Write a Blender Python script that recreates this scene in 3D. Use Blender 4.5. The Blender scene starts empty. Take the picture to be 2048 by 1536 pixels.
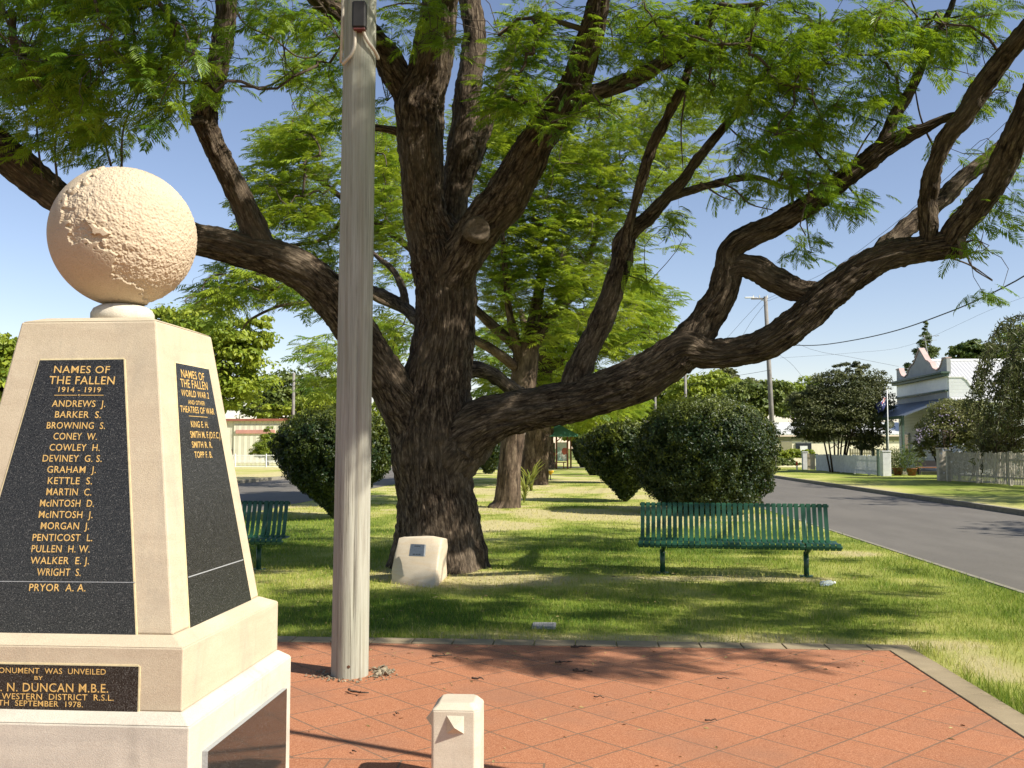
import bpy, math, random
import numpy as np
from mathutils import Vector, Matrix

R_ = math.radians
SC = bpy.context.scene
COL = SC.collection
# ------------------------------------------------------------------ camera
FPX, PITCH, YAW, EYE = 1900.0, R_(3.85), R_(3.9), 1.58
cF = np.array([-math.sin(YAW)*math.cos(PITCH), math.cos(YAW)*math.cos(PITCH), math.sin(PITCH)])
cR = np.array([math.cos(YAW), math.sin(YAW), 0.0])
cU = np.cross(cR, cF)
cC = np.array([0, 0, EYE])
cam = bpy.data.cameras.new('camera')
cam.sensor_width = 36; cam.lens = 36*FPX/2048; cam.clip_start = .05; cam.clip_end = 3000
camo = bpy.data.objects.new('camera', cam); COL.objects.link(camo)
mw = Matrix.Identity(4)
for i in range(3):
    mw[i][0], mw[i][1], mw[i][2], mw[i][3] = cR[i], cU[i], -cF[i], cC[i]
camo.matrix_world = mw
SC.camera = camo
# ------------------------------------------------------------------ light
SUN_EL, SUN_AZ = 39.5, 113.6            # azimuth clockwise from +Y
SUNV = np.array([math.sin(R_(SUN_AZ))*math.cos(R_(SUN_EL)), math.cos(R_(SUN_AZ))*math.cos(R_(SUN_EL)), math.sin(R_(SUN_EL))])
w = bpy.data.worlds.new('World'); SC.world = w; w.use_nodes = True
nt = w.node_tree
sky = nt.nodes.new('ShaderNodeTexSky'); sky.sky_type = 'NISHITA'; sky.sun_disc = False
sky.sun_elevation = R_(SUN_EL); sky.sun_rotation = R_(SUN_AZ)
sky.air_density = 1.0; sky.dust_density = 0.15; sky.ozone_density = 3.2
tnt = nt.nodes.new('ShaderNodeMix'); tnt.data_type = 'RGBA'; tnt.blend_type = 'MULTIPLY'; tnt.inputs[0].default_value = 1
nt.links.new(sky.outputs[0], tnt.inputs[6]); tnt.inputs[7].default_value = (1.19, .99, .94, 1); nt.links.new(tnt.outputs[2], nt.nodes['Background'].inputs[0])
nt.nodes['Background'].inputs[1].default_value = 0.093
sl = bpy.data.lights.new('sun', 'SUN'); sl.energy = 5.0; sl.angle = R_(0.53); sl.color = (1, .945, .84)
so = bpy.data.objects.new('sun', sl); COL.objects.link(so)
so.rotation_euler = Vector(SUNV).to_track_quat('Z', 'Y').to_euler(); so.location = (30, -15, 30)
vs = SC.view_settings
vs.view_transform = 'Standard'; vs.look = 'None'; vs.gamma = 1; vs.exposure = 0.82; vs.use_curve_mapping = False
SC.cycles.max_bounces = 7; SC.cycles.transparent_max_bounces = 8

def W(px, py, d):
    return cC + cR*(px-1024)/FPX*d + cU*(768-py)/FPX*d + cF*d
def ray(px, py):
    v = cR*(px-1024)/FPX + cU*(768-py)/FPX + cF
    return v
def G(px, py, z=0.0):
    v = ray(px, py); t = (z-EYE)/v[2]
    return cC + v*t
def PLANE(px, py, p0, n):
    v = ray(px, py); t = ((np.array(p0)-cC)@n)/(v@n)
    return cC + v*t
def proj(P):
    v = np.asarray(P)-cC; d = v@cF
    dd = np.where(np.abs(d) < 1e-6, 1e-6, d)
    return 1024+FPX*(v@cR)/dd, 768-FPX*(v@cU)/dd, d

# ------------------------------------------------------------------ scene graph helpers
def tag(o, label=None, cat=None, group=None, kind=None):
    if label: o['label'] = label
    if cat: o['category'] = cat
    if group: o['group'] = group
    if kind: o['kind'] = kind
    return o
def thing(name, label, cat, loc=(0, 0, 0), group=None):
    o = bpy.data.objects.new(name, None); COL.objects.link(o)
    o.empty_display_size = .2; o.location = [float(c) for c in loc]
    return tag(o, label, cat, group)
def rootloc(p):
    while p is not None and p.parent is not None: p = p.parent
    return np.array(p.location) if p is not None else np.zeros(3)
def mkobj(name, V, Fq, mats, parent=None, smooth=False, mi=None, uv=None, tint=None, origin=None):
    """V (n,3) world coords, Fq list of face tuples or (m,k) array -> one mesh object"""
    V = np.asarray(V, float)
    off = rootloc(parent) if parent is not None else (np.asarray(origin, float) if origin is not None else np.zeros(3))
    V = V-off
    me = bpy.data.meshes.new(name)
    if isinstance(Fq, np.ndarray):
        m, k = Fq.shape
        me.vertices.add(len(V)); me.vertices.foreach_set('co', V.astype(np.float32).ravel())
        me.loops.add(m*k); me.loops.foreach_set('vertex_index', Fq.astype(np.int32).ravel())
        me.polygons.add(m); me.polygons.foreach_set('loop_start', np.arange(0, m*k, k, dtype=np.int32))
        me.update(calc_edges=True)
    else:
        me.from_pydata(V.tolist(), [], [tuple(int(i) for i in f) for f in Fq])
    if not isinstance(mats, (list, tuple)): mats = [mats]
    for m_ in mats: me.materials.append(m_)
    n = len(me.polygons)
    if mi is not None: me.polygons.foreach_set('material_index', np.asarray(mi, np.int32))
    me.polygons.foreach_set('use_smooth', np.full(n, bool(smooth)))
    if uv is not None:
        ul = me.uv_layers.new(name='UVMap'); ul.data.foreach_set('uv', np.asarray(uv, np.float32).ravel())
    if tint is not None:
        at = me.attributes.new('tint', 'FLOAT', 'POINT'); at.data.foreach_set('value', np.asarray(tint, np.float32))
    me.update()
    o = bpy.data.objects.new(name, me); COL.objects.link(o)
    if parent is not None: o.parent = parent
    else: o.location = off
    return o
def copy_tree(o, parent=None):
    c = o.copy(); COL.objects.link(c)
    if parent is not None: c.parent = parent
    for ch in list(o.children): copy_tree(ch, c)
    return c

class MB:
    def __init__(s): s.v = []; s.f = []; s.m = []
    def add(s, V, Fc, m=0):
        b = len(s.v); s.v += [tuple(map(float, p)) for p in V]
        for f in Fc: s.f.append(tuple(i+b for i in f)); s.m.append(m)
        return s
    def box(s, c, size, rot=None, m=0, bev=0):
        x, y, z = [a/2 for a in size]
        if bev:
            b = bev
            P = []
            for sx in (-1, 1):
                for sy in (-1, 1):
                    for sz in (-1, 1):
                        P += [(sx*(x-b), sy*(y-b), sz*z), (sx*(x-b), sy*y, sz*(z-b)), (sx*x, sy*(y-b), sz*(z-b))]
            import bmesh
            bm = bmesh.new()
            for p in P: bm.verts.new(p)
            r = bmesh.ops.convex_hull(bm, input=list(bm.verts)); bm.verts.index_update(); bm.verts.ensure_lookup_table()
            bmesh.ops.dissolve_limit(bm, angle_limit=.01, verts=list(bm.verts), edges=list(bm.edges)); bm.verts.index_update()
            V = np.array([v.co[:] for v in bm.verts]); Fc = [[v.index for v in f.verts] for f in bm.faces]; bm.free()
        else:
            V = np.array([(sx*x, sy*y, sz*z) for sx in (-1, 1) for sy in (-1, 1) for sz in (-1, 1)])
            Fc = [(0, 1, 3, 2), (4, 6, 7, 5), (0, 4, 5, 1), (2, 3, 7, 6), (0, 2, 6, 4), (1, 5, 7, 3)]
        if rot is not None: V = V@np.array(rot).T
        return s.add(V+np.array(c), Fc, m)
    def hexa(s, bot, top, m=0):
        V = list(bot)+list(top); n = len(bot)
        Fc = [tuple(range(n-1, -1, -1)), tuple(range(n, 2*n))]+[(i, (i+1) % n, n+(i+1) % n, n+i) for i in range(n)]
        return s.add(V, Fc, m)
    def tube(s, pts, r, n=8, m=0, cap=True):
        V, Fq = tubev(pts, r, n)
        b = len(s.v); s.add(V, Fq, m)
        if cap:
            k = len(pts)
            s.f.append(tuple(b+i for i in range(n-1, -1, -1))); s.m.append(m)
            s.f.append(tuple(b+(k-1)*n+i for i in range(n))); s.m.append(m)
        return s
    def build(s, name, mats, parent=None, smooth=False, origin=None):
        return mkobj(name, s.v, s.f, mats, parent, smooth, s.m, origin=origin)

def rotz(a): c, s = math.cos(a), math.sin(a); return np.array([[c, -s, 0], [s, c, 0], [0, 0, 1.]])
def rotx(a): c, s = math.cos(a), math.sin(a); return np.array([[1., 0, 0], [0, c, -s], [0, s, c]])
def roty(a): c, s = math.cos(a), math.sin(a); return np.array([[c, 0, s], [0, 1., 0], [-s, 0, c]])
def frames(P):
    P = np.asarray(P, float); T = np.gradient(P, axis=0); T /= np.linalg.norm(T, axis=1)[:, None]+1e-12
    A = np.zeros_like(P); a = np.cross(T[0], [0, 0, 1.])
    if np.linalg.norm(a) < .1: a = np.cross(T[0], [0, 1., 0])
    a /= np.linalg.norm(a)
    for i in range(len(P)):
        a = a-T[i]*(a@T[i]); a /= np.linalg.norm(a)+1e-12; A[i] = a
    return T, A, np.cross(T, A)
def tubev(pts, r, n=8):
    P = np.asarray(pts, float); r = np.broadcast_to(np.asarray(r, float), (len(P),))
    T, A, B = frames(P); th = np.arange(n)/n*2*np.pi
    V = (P[:, None]+r[:, None, None]*(A[:, None]*np.cos(th)[None, :, None]+B[:, None]*np.sin(th)[None, :, None])).reshape(-1, 3)
    k = len(P); i = np.arange(k-1)[:, None]*n; j = np.arange(n)[None]; j2 = (j+1) % n
    Fq = np.stack([i+j, i+j2, i+n+j2, i+n+j], -1).reshape(-1, 4)
    return V, Fq
def catmull(P, vals, step):
    P = np.asarray(P, float); vals = np.asarray(vals, float)
    Q = np.vstack([2*P[0]-P[1], P, 2*P[-1]-P[-2]]); rv = np.concatenate([[vals[0]], vals, [vals[-1]]])
    out = []; ov = []
    for i in range(1, len(Q)-2):
        L = np.linalg.norm(Q[i+1]-Q[i]); k = max(1, int(math.ceil(L/step)))
        for t in np.arange(k)/k:
            a, b, c, d = Q[i-1], Q[i], Q[i+1], Q[i+2]
            out.append(.5*((2*b)+(-a+c)*t+(2*a-5*b+4*c-d)*t*t+(-a+3*b-3*c+d)*t**3))
            a, b, c, d = rv[i-1], rv[i], rv[i+1], rv[i+2]
            ov.append(b+(c-b)*t*t*(3-2*t))
    out.append(Q[-2]); ov.append(rv[-2])
    return np.array(out), np.array(ov)
def vnoise(u, v, pu, seed):
    """value noise, periodic in u with pu cells"""
    rs = np.random.RandomState(seed); pv = 257; T = rs.rand(pu, pv)
    iu = np.floor(u).astype(int); iv = np.floor(v).astype(int); fu = u-iu; fv = v-iv
    fu = fu*fu*(3-2*fu); fv = fv*fv*(3-2*fv)
    a = T[iu % pu, iv % pv]; b = T[(iu+1) % pu, iv % pv]; c = T[iu % pu, (iv+1) % pv]; d = T[(iu+1) % pu, (iv+1) % pv]
    return (a*(1-fu)+b*fu)*(1-fv)+(c*(1-fu)+d*fu)*fv
def vnoise3(P, scale, seed):
    rs = np.random.RandomState(seed); n = 64; T = rs.rand(n, n, n)
    Q = P*scale+1000; I = np.floor(Q).astype(int); f = Q-I; f = f*f*(3-2*f); I %= n; J = (I+1) % n
    g = lambda a, b, c: T[a, b, c]
    x, y, z = f[..., 0], f[..., 1], f[..., 2]
    x0, y0, z0 = I[..., 0], I[..., 1], I[..., 2]; x1, y1, z1 = J[..., 0], J[..., 1], J[..., 2]
    return ((g(x0, y0, z0)*(1-x)+g(x1, y0, z0)*x)*(1-y)+(g(x0, y1, z0)*(1-x)+g(x1, y1, z0)*x)*y)*(1-z) + \
           ((g(x0, y0, z1)*(1-x)+g(x1, y0, z1)*x)*(1-y)+(g(x0, y1, z1)*(1-x)+g(x1, y1, z1)*x)*y)*z
def limb(name, pts, rad, mat_, parent, nseg=40, step=.05, amp=.015, seed=1, lobes=None):
    """bark covered tube; uv = metres around, metres along"""
    P, r = catmull(pts, rad, step); T, A, B = frames(P)
    s = np.concatenate([[0], np.cumsum(np.linalg.norm(np.diff(P, axis=0), axis=1))])
    th = np.arange(nseg)/nseg*2*np.pi
    rm = r.mean(); pu = max(6, int(round(2*np.pi*rm/.055)))
    U = th/(2*np.pi)*pu; UU, VV = np.meshgrid(U, s)
    warp = (vnoise(UU*.5, VV/.35, max(3, pu//2+1), seed+5)-.5)*1.6
    n1 = vnoise(UU+warp, VV/.30, pu, seed); n2 = vnoise(UU*2+warp, VV/.11, pu*2, seed+1); n3 = vnoise(UU*4, VV/.05, pu*4, seed+2)
    ridge = (1-np.abs(2*n1-1))**1.4*1.15+.75*(n2-.5)+.65*(n3-.5)
    big = vnoise(UU*.25, VV/.6, max(2, pu//4), seed+9)-.5
    rr = r[:, None]*(1+.12*big)+amp*np.minimum(1, r[:, None]/.1)*(ridge-.6)
    if lobes is not None:
        rr = rr+lobes(th[None, :], s[:, None])
    V = (P[:, None]+rr[..., None]*(A[:, None]*np.cos(th)[None, :, None]+B[:, None]*np.sin(th)[None, :, None])).reshape(-1, 3)
    k = len(P); i = np.arange(k-1)[:, None]*nseg; j = np.arange(nseg)[None]; j2 = (j+1) % nseg
    Fq = np.stack([i+j, i+j2, i+nseg+j2, i+nseg+j], -1).reshape(-1, 4)
    circ = 2*np.pi*rm
    u0 = np.broadcast_to((j/nseg*circ), (k-1, nseg)); u1 = np.broadcast_to(((j+1)/nseg*circ), (k-1, nseg))
    v0 = np.broadcast_to(s[:-1, None], (k-1, nseg)); v1 = np.broadcast_to(s[1:, None], (k-1, nseg))
    uv = np.stack([np.stack([u0, v0], -1), np.stack([u1, v0], -1), np.stack([u1, v1], -1), np.stack([u0, v1], -1)], 2).reshape(-1, 2)
    # close the tip with a small cone of triangles folded into quads
    tip = len(V); V = np.vstack([V, P[-1]+T[-1]*r[-1]*.4])
    last = (k-1)*nseg
    cap = np.array([[last+a, last+(a+1) % nseg, tip, tip] for a in range(nseg)])
    F2 = [tuple(f) for f in Fq]+[(c[0], c[1], c[2]) for c in cap]
    uv2 = np.vstack([uv, np.zeros((3*nseg, 2))])
    o = mkobj(name, V, F2, mat_, parent, True, uv=uv2)
    return o, P, r

# ------------------------------------------------------------------ materials
class NG:
    def __init__(s, name):
        s.m = bpy.data.materials.new(name); s.m.use_nodes = True; s.t = s.m.node_tree
        s.b = s.t.nodes['Principled BSDF']; s.out = s.t.nodes['Material Output']
    def n(s, typ, **kw):
        x = s.t.nodes.new('ShaderNode'+typ)
        for k, v in kw.items(): setattr(x, k, v)
        return x
    def l(s, a, b): s.t.links.new(a, b); return s
    def coord(s, which='Object', scale=(1, 1, 1), rot=(0, 0, 0)):
        tc = s.n('TexCoord'); mp = s.n('Mapping'); mp.inputs['Scale'].default_value = scale; mp.inputs['Rotation'].default_value = rot
        s.l(tc.outputs[which], mp.inputs[0]); return mp.outputs[0]
    def world(s, scale=(1, 1, 1), rot=(0, 0, 0)):
        g = s.n('NewGeometry'); mp = s.n('Mapping'); mp.inputs['Scale'].default_value = scale; mp.inputs['Rotation'].default_value = rot
        s.l(g.outputs['Position'], mp.inputs[0]); return mp.outputs[0]
    def noise(s, vec, scale, detail=4, rough=.6, dist=0):
        x = s.n('TexNoise'); x.inputs['Scale'].default_value = scale; x.inputs['Detail'].default_value = detail
        x.inputs['Roughness'].default_value = rough; x.inputs['Distortion'].default_value = dist
        if vec is not None: s.l(vec, x.inputs['Vector'])
        return x.outputs[0]
    def ramp(s, fac, stops):
        x = s.n('ValToRGB'); e = x.color_ramp.elements
        while len(e) < len(stops): e.new(.5)
        for i, (p, c) in enumerate(stops): e[i].position = p; e[i].color = (*c, 1) if len(c) == 3 else c
        s.l(fac, x.inputs[0]); return x.outputs[0]
    def mix(s, fac, a, b, mode='MIX'):
        x = s.n('Mix', data_type='RGBA', blend_type=mode)
        for sock, v in ((x.inputs[0], fac), (x.inputs[6], a), (x.inputs[7], b)):
            if isinstance(v, (int, float)): sock.default_value = v
            elif isinstance(v, tuple): sock.default_value = (*v, 1)
            else: s.l(v, sock)
        return x.outputs[2]
    def math(s, op, a, b=None, clamp=False):
        x = s.n('Math', operation=op, use_clamp=clamp)
        for i, v in enumerate((a, b)):
            if v is None: continue
            if isinstance(v, (int, float)): x.inputs[i].default_value = v
            else: s.l(v, x.inputs[i])
        return x.outputs[0]
    def base(s, c):
        if isinstance(c, tuple): s.b.inputs['Base Color'].default_value = (*c, 1)
        else: s.l(c, s.b.inputs['Base Color'])
        return s
    def rough(s, v):
        if isinstance(v, (int, float)): s.b.inputs['Roughness'].default_value = v
        else: s.l(v, s.b.inputs['Roughness'])
        return s
    def bump(s, h, strength=.5, dist=.01):
        x = s.n('Bump'); x.inputs['Strength'].default_value = strength; x.inputs['Distance'].default_value = dist
        s.l(h, x.inputs['Height']); s.l(x.outputs[0], s.b.inputs['Normal']); return s
    def spec(s, v): s.b.inputs['Specular IOR Level'].default_value = v; return s
    def metal(s, v): s.b.inputs['Metallic'].default_value = v; return s

def plain(name, c, rough=.6, var=.18, sc=6, bump=0, spec=.5, metal=0):
    g = NG(name); p = g.world(); n = g.noise(p, sc, 5)
    d = tuple(x*(1-var) for x in c); e = tuple(min(1, x*(1+var)) for x in c)
    g.base(g.ramp(n, [(.3, d), (.7, e)])).rough(rough).spec(spec).metal(metal)
    if bump: g.bump(g.noise(p, sc*8, 4), bump, .005)
    return g.m

def bark_mat(name, dark, light, grey, us=30, vs_=6.0, bump=1.0):
    g = NG(name)
    tc = g.n('TexCoord'); mp = g.n('Mapping'); mp.inputs['Scale'].default_value = (us, vs_, 1); g.l(tc.outputs['UV'], mp.inputs[0])
    n1 = g.noise(mp.outputs[0], 1.0, 7, .65, .6)
    mp2 = g.n('Mapping'); mp2.inputs['Scale'].default_value = (us*2.6, vs_*3.2, 1); g.l(tc.outputs['UV'], mp2.inputs[0])
    n2 = g.noise(mp2.outputs[0], 1.0, 5, .7, .3)
    wv = g.n('VectorMath', operation='ADD'); mp3 = g.n('Mapping'); mp3.inputs['Scale'].default_value = (us*.55, vs_*.42, 1); g.l(tc.outputs['UV'], mp3.inputs[0])
    wz = g.n('TexNoise'); wz.inputs['Scale'].default_value = 1.3; wz.inputs['Detail'].default_value = 3; g.l(mp3.outputs[0], wz.inputs['Vector'])
    sc_ = g.n('VectorMath', operation='SCALE'); sc_.inputs['Scale'].default_value = 1.5; g.l(wz.outputs[1], sc_.inputs[0]); g.l(mp3.outputs[0], wv.inputs[0]); g.l(sc_.outputs[0], wv.inputs[1])
    vo = g.n('TexVoronoi', feature='DISTANCE_TO_EDGE'); vo.inputs['Scale'].default_value = 1.0; g.l(wv.outputs[0], vo.inputs['Vector'])
    fis = g.ramp(vo.outputs['Distance'], [(.0, (0, 0, 0)), (.16, (1, 1, 1))])
    h = g.math('ADD', g.math('ADD', g.math('MULTIPLY', n1, .45), g.math('MULTIPLY', n2, .33)), g.math('MULTIPLY', fis, .11))
    big = g.noise(g.world(), 1.6, 3)
    c = g.ramp(h, [(.36, dark), (.49, light), (.62, grey)])
    c2 = g.mix(g.math('MULTIPLY', g.ramp(big, [(.45, (0, 0, 0)), (.7, (1, 1, 1))]), .45), c, tuple(x*.6 for x in grey), 'MIX')
    g.base(c2).rough(.92).spec(.15).bump(h, bump, .045)
    return g.m

def leaf_mat(name, a, b, t_amt=.35, tcol=None, gloss=.45):
    """a..b by the 'tint' attribute; sun coming through a leaf is yellower"""
    g = NG(name)
    at = g.n('Attribute', attribute_name='tint')
    c = g.ramp(at.outputs['Fac'], [(0, a), (1, b)])
    g.base(c).rough(gloss).spec(.3)
    tr = g.n('BsdfTranslucent'); tc = tcol or tuple(min(1, x*1.9) for x in b)
    g.l(g.mix(.5, c, tc), tr.inputs['Color'])
    ms = g.n('MixShader'); ms.inputs[0].default_value = t_amt
    g.l(g.b.outputs[0], ms.inputs[1]); g.l(tr.outputs[0], ms.inputs[2]); g.l(ms.outputs[0], g.out.inputs[0])
    return g.m

M = {}
def sandstone(name, a, b, c, sc=1.0, stain=.55):
    g = NG(name); p = g.world((1, 1, 1), (.3, .5, .2))
    fine = g.noise(p, 260*sc, 3, .7); mid = g.noise(p, 5, 5, .6, .4)
    pb = g.world((2.2, 2.2, 14), (.45, .62, .1)); band = g.noise(pb, 1.2, 4, .55, .8)
    col = g.mix(g.math('MULTIPLY', g.ramp(band, [(.42, (0, 0, 0)), (.62, (1, 1, 1))]), .55), g.ramp(mid, [(.3, a), (.7, b)]), c)
    col = g.mix(.35, col, g.ramp(fine, [(.35, tuple(x*.62 for x in a)), (.6, b)]))
    st = g.noise(g.world((1, 1, .28)), 7, 6, .65, .5); st2 = g.noise(g.world(), 2.1, 4, .6)
    col = g.mix(g.math('MULTIPLY', g.math('MULTIPLY', g.ramp(st, [(.50, (0, 0, 0)), (.72, (1, 1, 1))]), g.ramp(st2, [(.40, (0, 0, 0)), (.62, (1, 1, 1))])), stain), col, (.27, .245, .20))
    sp_ = g.n('TexVoronoi'); sp_.inputs['Scale'].default_value = 55; g.l(p, sp_.inputs['Vector'])
    col = g.mix(g.math('MULTIPLY', g.ramp(sp_.outputs[0], [(.0, (1, 1, 1)), (.10, (0, 0, 0))]), .35), col, tuple(x*.5 for x in a))
    g.base(col).rough(.88).spec(.2).bump(g.math('ADD', fine, g.math('MULTIPLY', g.noise(p, 40, 4), .6)), .35, .004)
    return g.m
M['stone'] = sandstone('pink_sandstone', (.475, .392, .272), (.565, .48, .345), (.445, .355, .25))
M['stone_pale'] = sandstone('pale_sandstone', (.50, .445, .355), (.61, .555, .45), (.40, .365, .31), 1.0, .9)
M['stone_white'] = sandstone('cut_white_sandstone', (.52, .46, .35), (.60, .54, .43), (.47, .39, .29))
def granite():
    g = NG('black_granite'); p = g.world()
    v = g.n('TexVoronoi'); v.inputs['Scale'].default_value = 420; g.l(p, v.inputs['Vector'])
    n = g.noise(p, 300, 2)
    c = g.ramp(n, [(.42, (.011, .0105, .009)), (.60, (.042, .041, .037)), (.74, (.19, .185, .17))])
    g.base(c).rough(.22).spec(.4); return g.m
M['granite'] = granite()
M['granite_edge'] = plain('sawn_granite_edge', (.30, .31, .31), .5, .2, 120)
M['gold'] = plain('gold_leaf_paint', (.62, .40, .13), .45, .2, 60)
M['cream_caulk'] = plain('cream_mortar', (.62, .52, .30), .8, .15, 40)
# ================================================================== SETTING
def dryness(x, y):
    P = np.stack([x, y, np.zeros_like(x)], -1)
    n = .55*vnoise3(P, .55, 3)+.3*vnoise3(P, 1.7, 4)+.15*vnoise3(P, 5.0, 5)
    d = .26+1.5*(n-.5)
    for (cx, cy, rx, ry, a) in DRY:
        d = d+a*np.exp(-(((x-cx)/rx)**2+((y-cy)/ry)**2))*(.45+1.1*n)
    d = d+.42*np.clip((y-13)/12, 0, 1)*(.6+.8*n)
    return np.clip(d, 0, 1)
_g = lambda px, py: G(px, py)[:2]
DRY = [(*_g(1000, 1022), 2.0, 2.2, .7), (*_g(1090, 978), 2.4, 3, .7), (*_g(1480, 1158), 1.3, .22, .75), (*_g(1420, 1112), 1.5, .28, .55),
       (*_g(1690, 1108), .8, .5, .5), (*_g(960, 1050), 1.6, 1.0, .7), (*_g(1000, 1160), .9, .5, .55), (*_g(520, 1140), .6, .35, .6),
       (0.6, 8.05, 3.6, .22, .75), (2.95, 6.2, .25, 2.4, .45), (4.0, 8.4, 1.0, .8, .15), (*_g(1250, 1030), 2.5, 2.0, .45), (*_g(885, 1150), .95, .7, .8)]
def lawn_mat():
    g = NG('lawn_soil_and_thatch')
    at = g.n('Attribute', attribute_name='tint'); p = g.world()
    f = g.noise(p, 60, 5, .7); m_ = g.noise(p, 9, 4)
    d = g.math('ADD', at.outputs['Fac'], g.math('MULTIPLY', g.math('SUBTRACT', f, .5), .7))
    c = g.ramp(d, [(.05, (.075, .125, .018)), (.38, (.20, .255, .042)), (.66, (.43, .43, .12)), (.95, (.54, .46, .24))])
    c = g.mix(g.math('MULTIPLY', m_, .3), c, (.30, .31, .075))
    g.base(c).rough(.95).spec(.1).bump(f, .9, .03); return g.m
M['lawn'] = lawn_mat()
M['ground'] = plain('rough_grass', (.15, .18, .05), .95, .35, .4, 0, .1)
def asphalt(name, a):
    g = NG(name); p = g.world(); f = g.noise(p, 150, 4, .7); n = g.noise(p, .5, 4)
    big_ = g.noise(g.world((1, .25, 1)), 1.1, 5, .65); cr_k = g.noise(g.world(), 3.0, 2, .5, 2.5)
    c = g.mix(g.math('MULTIPLY', n, .6), g.ramp(f, [(.3, tuple(x*.75 for x in a)), (.7, tuple(x*1.2 for x in a))]), tuple(x*.8 for x in a))
    c = g.mix(g.math('MULTIPLY', g.ramp(big_, [(.42, (0, 0, 0)), (.60, (1, 1, 1))]), .35), c, tuple(x*1.35 for x in a))
    c = g.mix(g.math('MULTIPLY', g.ramp(g.math('ABSOLUTE', g.math('SUBTRACT', cr_k, .5)), [(.0, (1, 1, 1)), (.006, (0, 0, 0))]), .6), c, tuple(x*.35 for x in a))
    g.base(c).rough(.85).spec(.3).bump(f, .4, .006); return g.m
M['asphalt'] = asphalt('grey_asphalt', (.135, .122, .104))
M['concrete'] = plain('old_concrete', (.22, .20, .15), .9, .25, 8, .4)
M['kerb'] = plain('weathered_kerb', (.095, .085, .065), .9, .3, 3, .3)
M['dirt'] = plain('red_dirt', (.30, .20, .13), .95, .25, 5, .3)

def sheet(name, x0, x1, y0, y1, z, mat_, nx=1, ny=1, kind='structure', tint=None, zf=None):
    xs = np.linspace(x0, x1, nx+1); ys = np.linspace(y0, y1, ny+1)
    X, Y = np.meshgrid(xs, ys); Z = np.full_like(X, z) if zf is None else zf(X, Y)+z
    V = np.stack([X, Y, Z], -1).reshape(-1, 3)
    i = np.arange(ny)[:, None]*(nx+1)+np.arange(nx)[None]
    Fq = np.stack([i, i+1, i+nx+2, i+nx+1], -1).reshape(-1, 4)
    o = mkobj(name, V, Fq, mat_, None, zf is not None, tint=None if tint is None else tint(V[:, 0], V[:, 1]))
    return tag(o, kind=kind)
sheet('ground', -900, 900, -300, 2000, -.03, M['ground'])
lawn = sheet('lawn', -7.95, 4.9, -2, 140, 0, M['lawn'], 100, 900, tint=dryness)
ROADX0, ROADX1 = 4.9, 10.4
road = sheet('right_road', ROADX0, ROADX1, -30, 400, .004, M['asphalt'])
road2 = sheet('left_road', -14.9, -7.95, -30, 400, .004, M['asphalt'])
cr = sheet('cross_path', -7.9, 4.85, 76, 80.5, .006, M['concrete'])
def edge_strip(name, x, wd, z, y0=-30, y1=200, mat_=None):
    b = MB(); b.box((x, (y0+y1)/2, z/2), (wd, y1-y0, z)); return tag(b.build(name, mat_ or M['concrete']), kind='structure')
edge_strip('road_edging', 4.86, .07, .010, 6)
edge_strip('kerb', 10.47, .14, .13)
edge_strip('kerb', -14.97, .14, .15)
tag(bpy.data.objects['kerb'], 'long weathered kerb along the right road below the houses')
rv = sheet('right_verge', 10.54, 120, -30, 400, .125, M['lawn'], 60, 160, tint=lambda x, y: np.clip(dryness(x, y)*.7-.05+.7*np.exp(-((x-10.8)/.35)**2), 0, 1))
lv = sheet('left_verge', -120, -15.04, -30, 400, .145, M['lawn'], 60, 160, tint=lambda x, y: np.clip(.15+dryness(x, y)+.5*np.exp(-((x+16.5)/1.0)**2), 0, 1))
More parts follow.
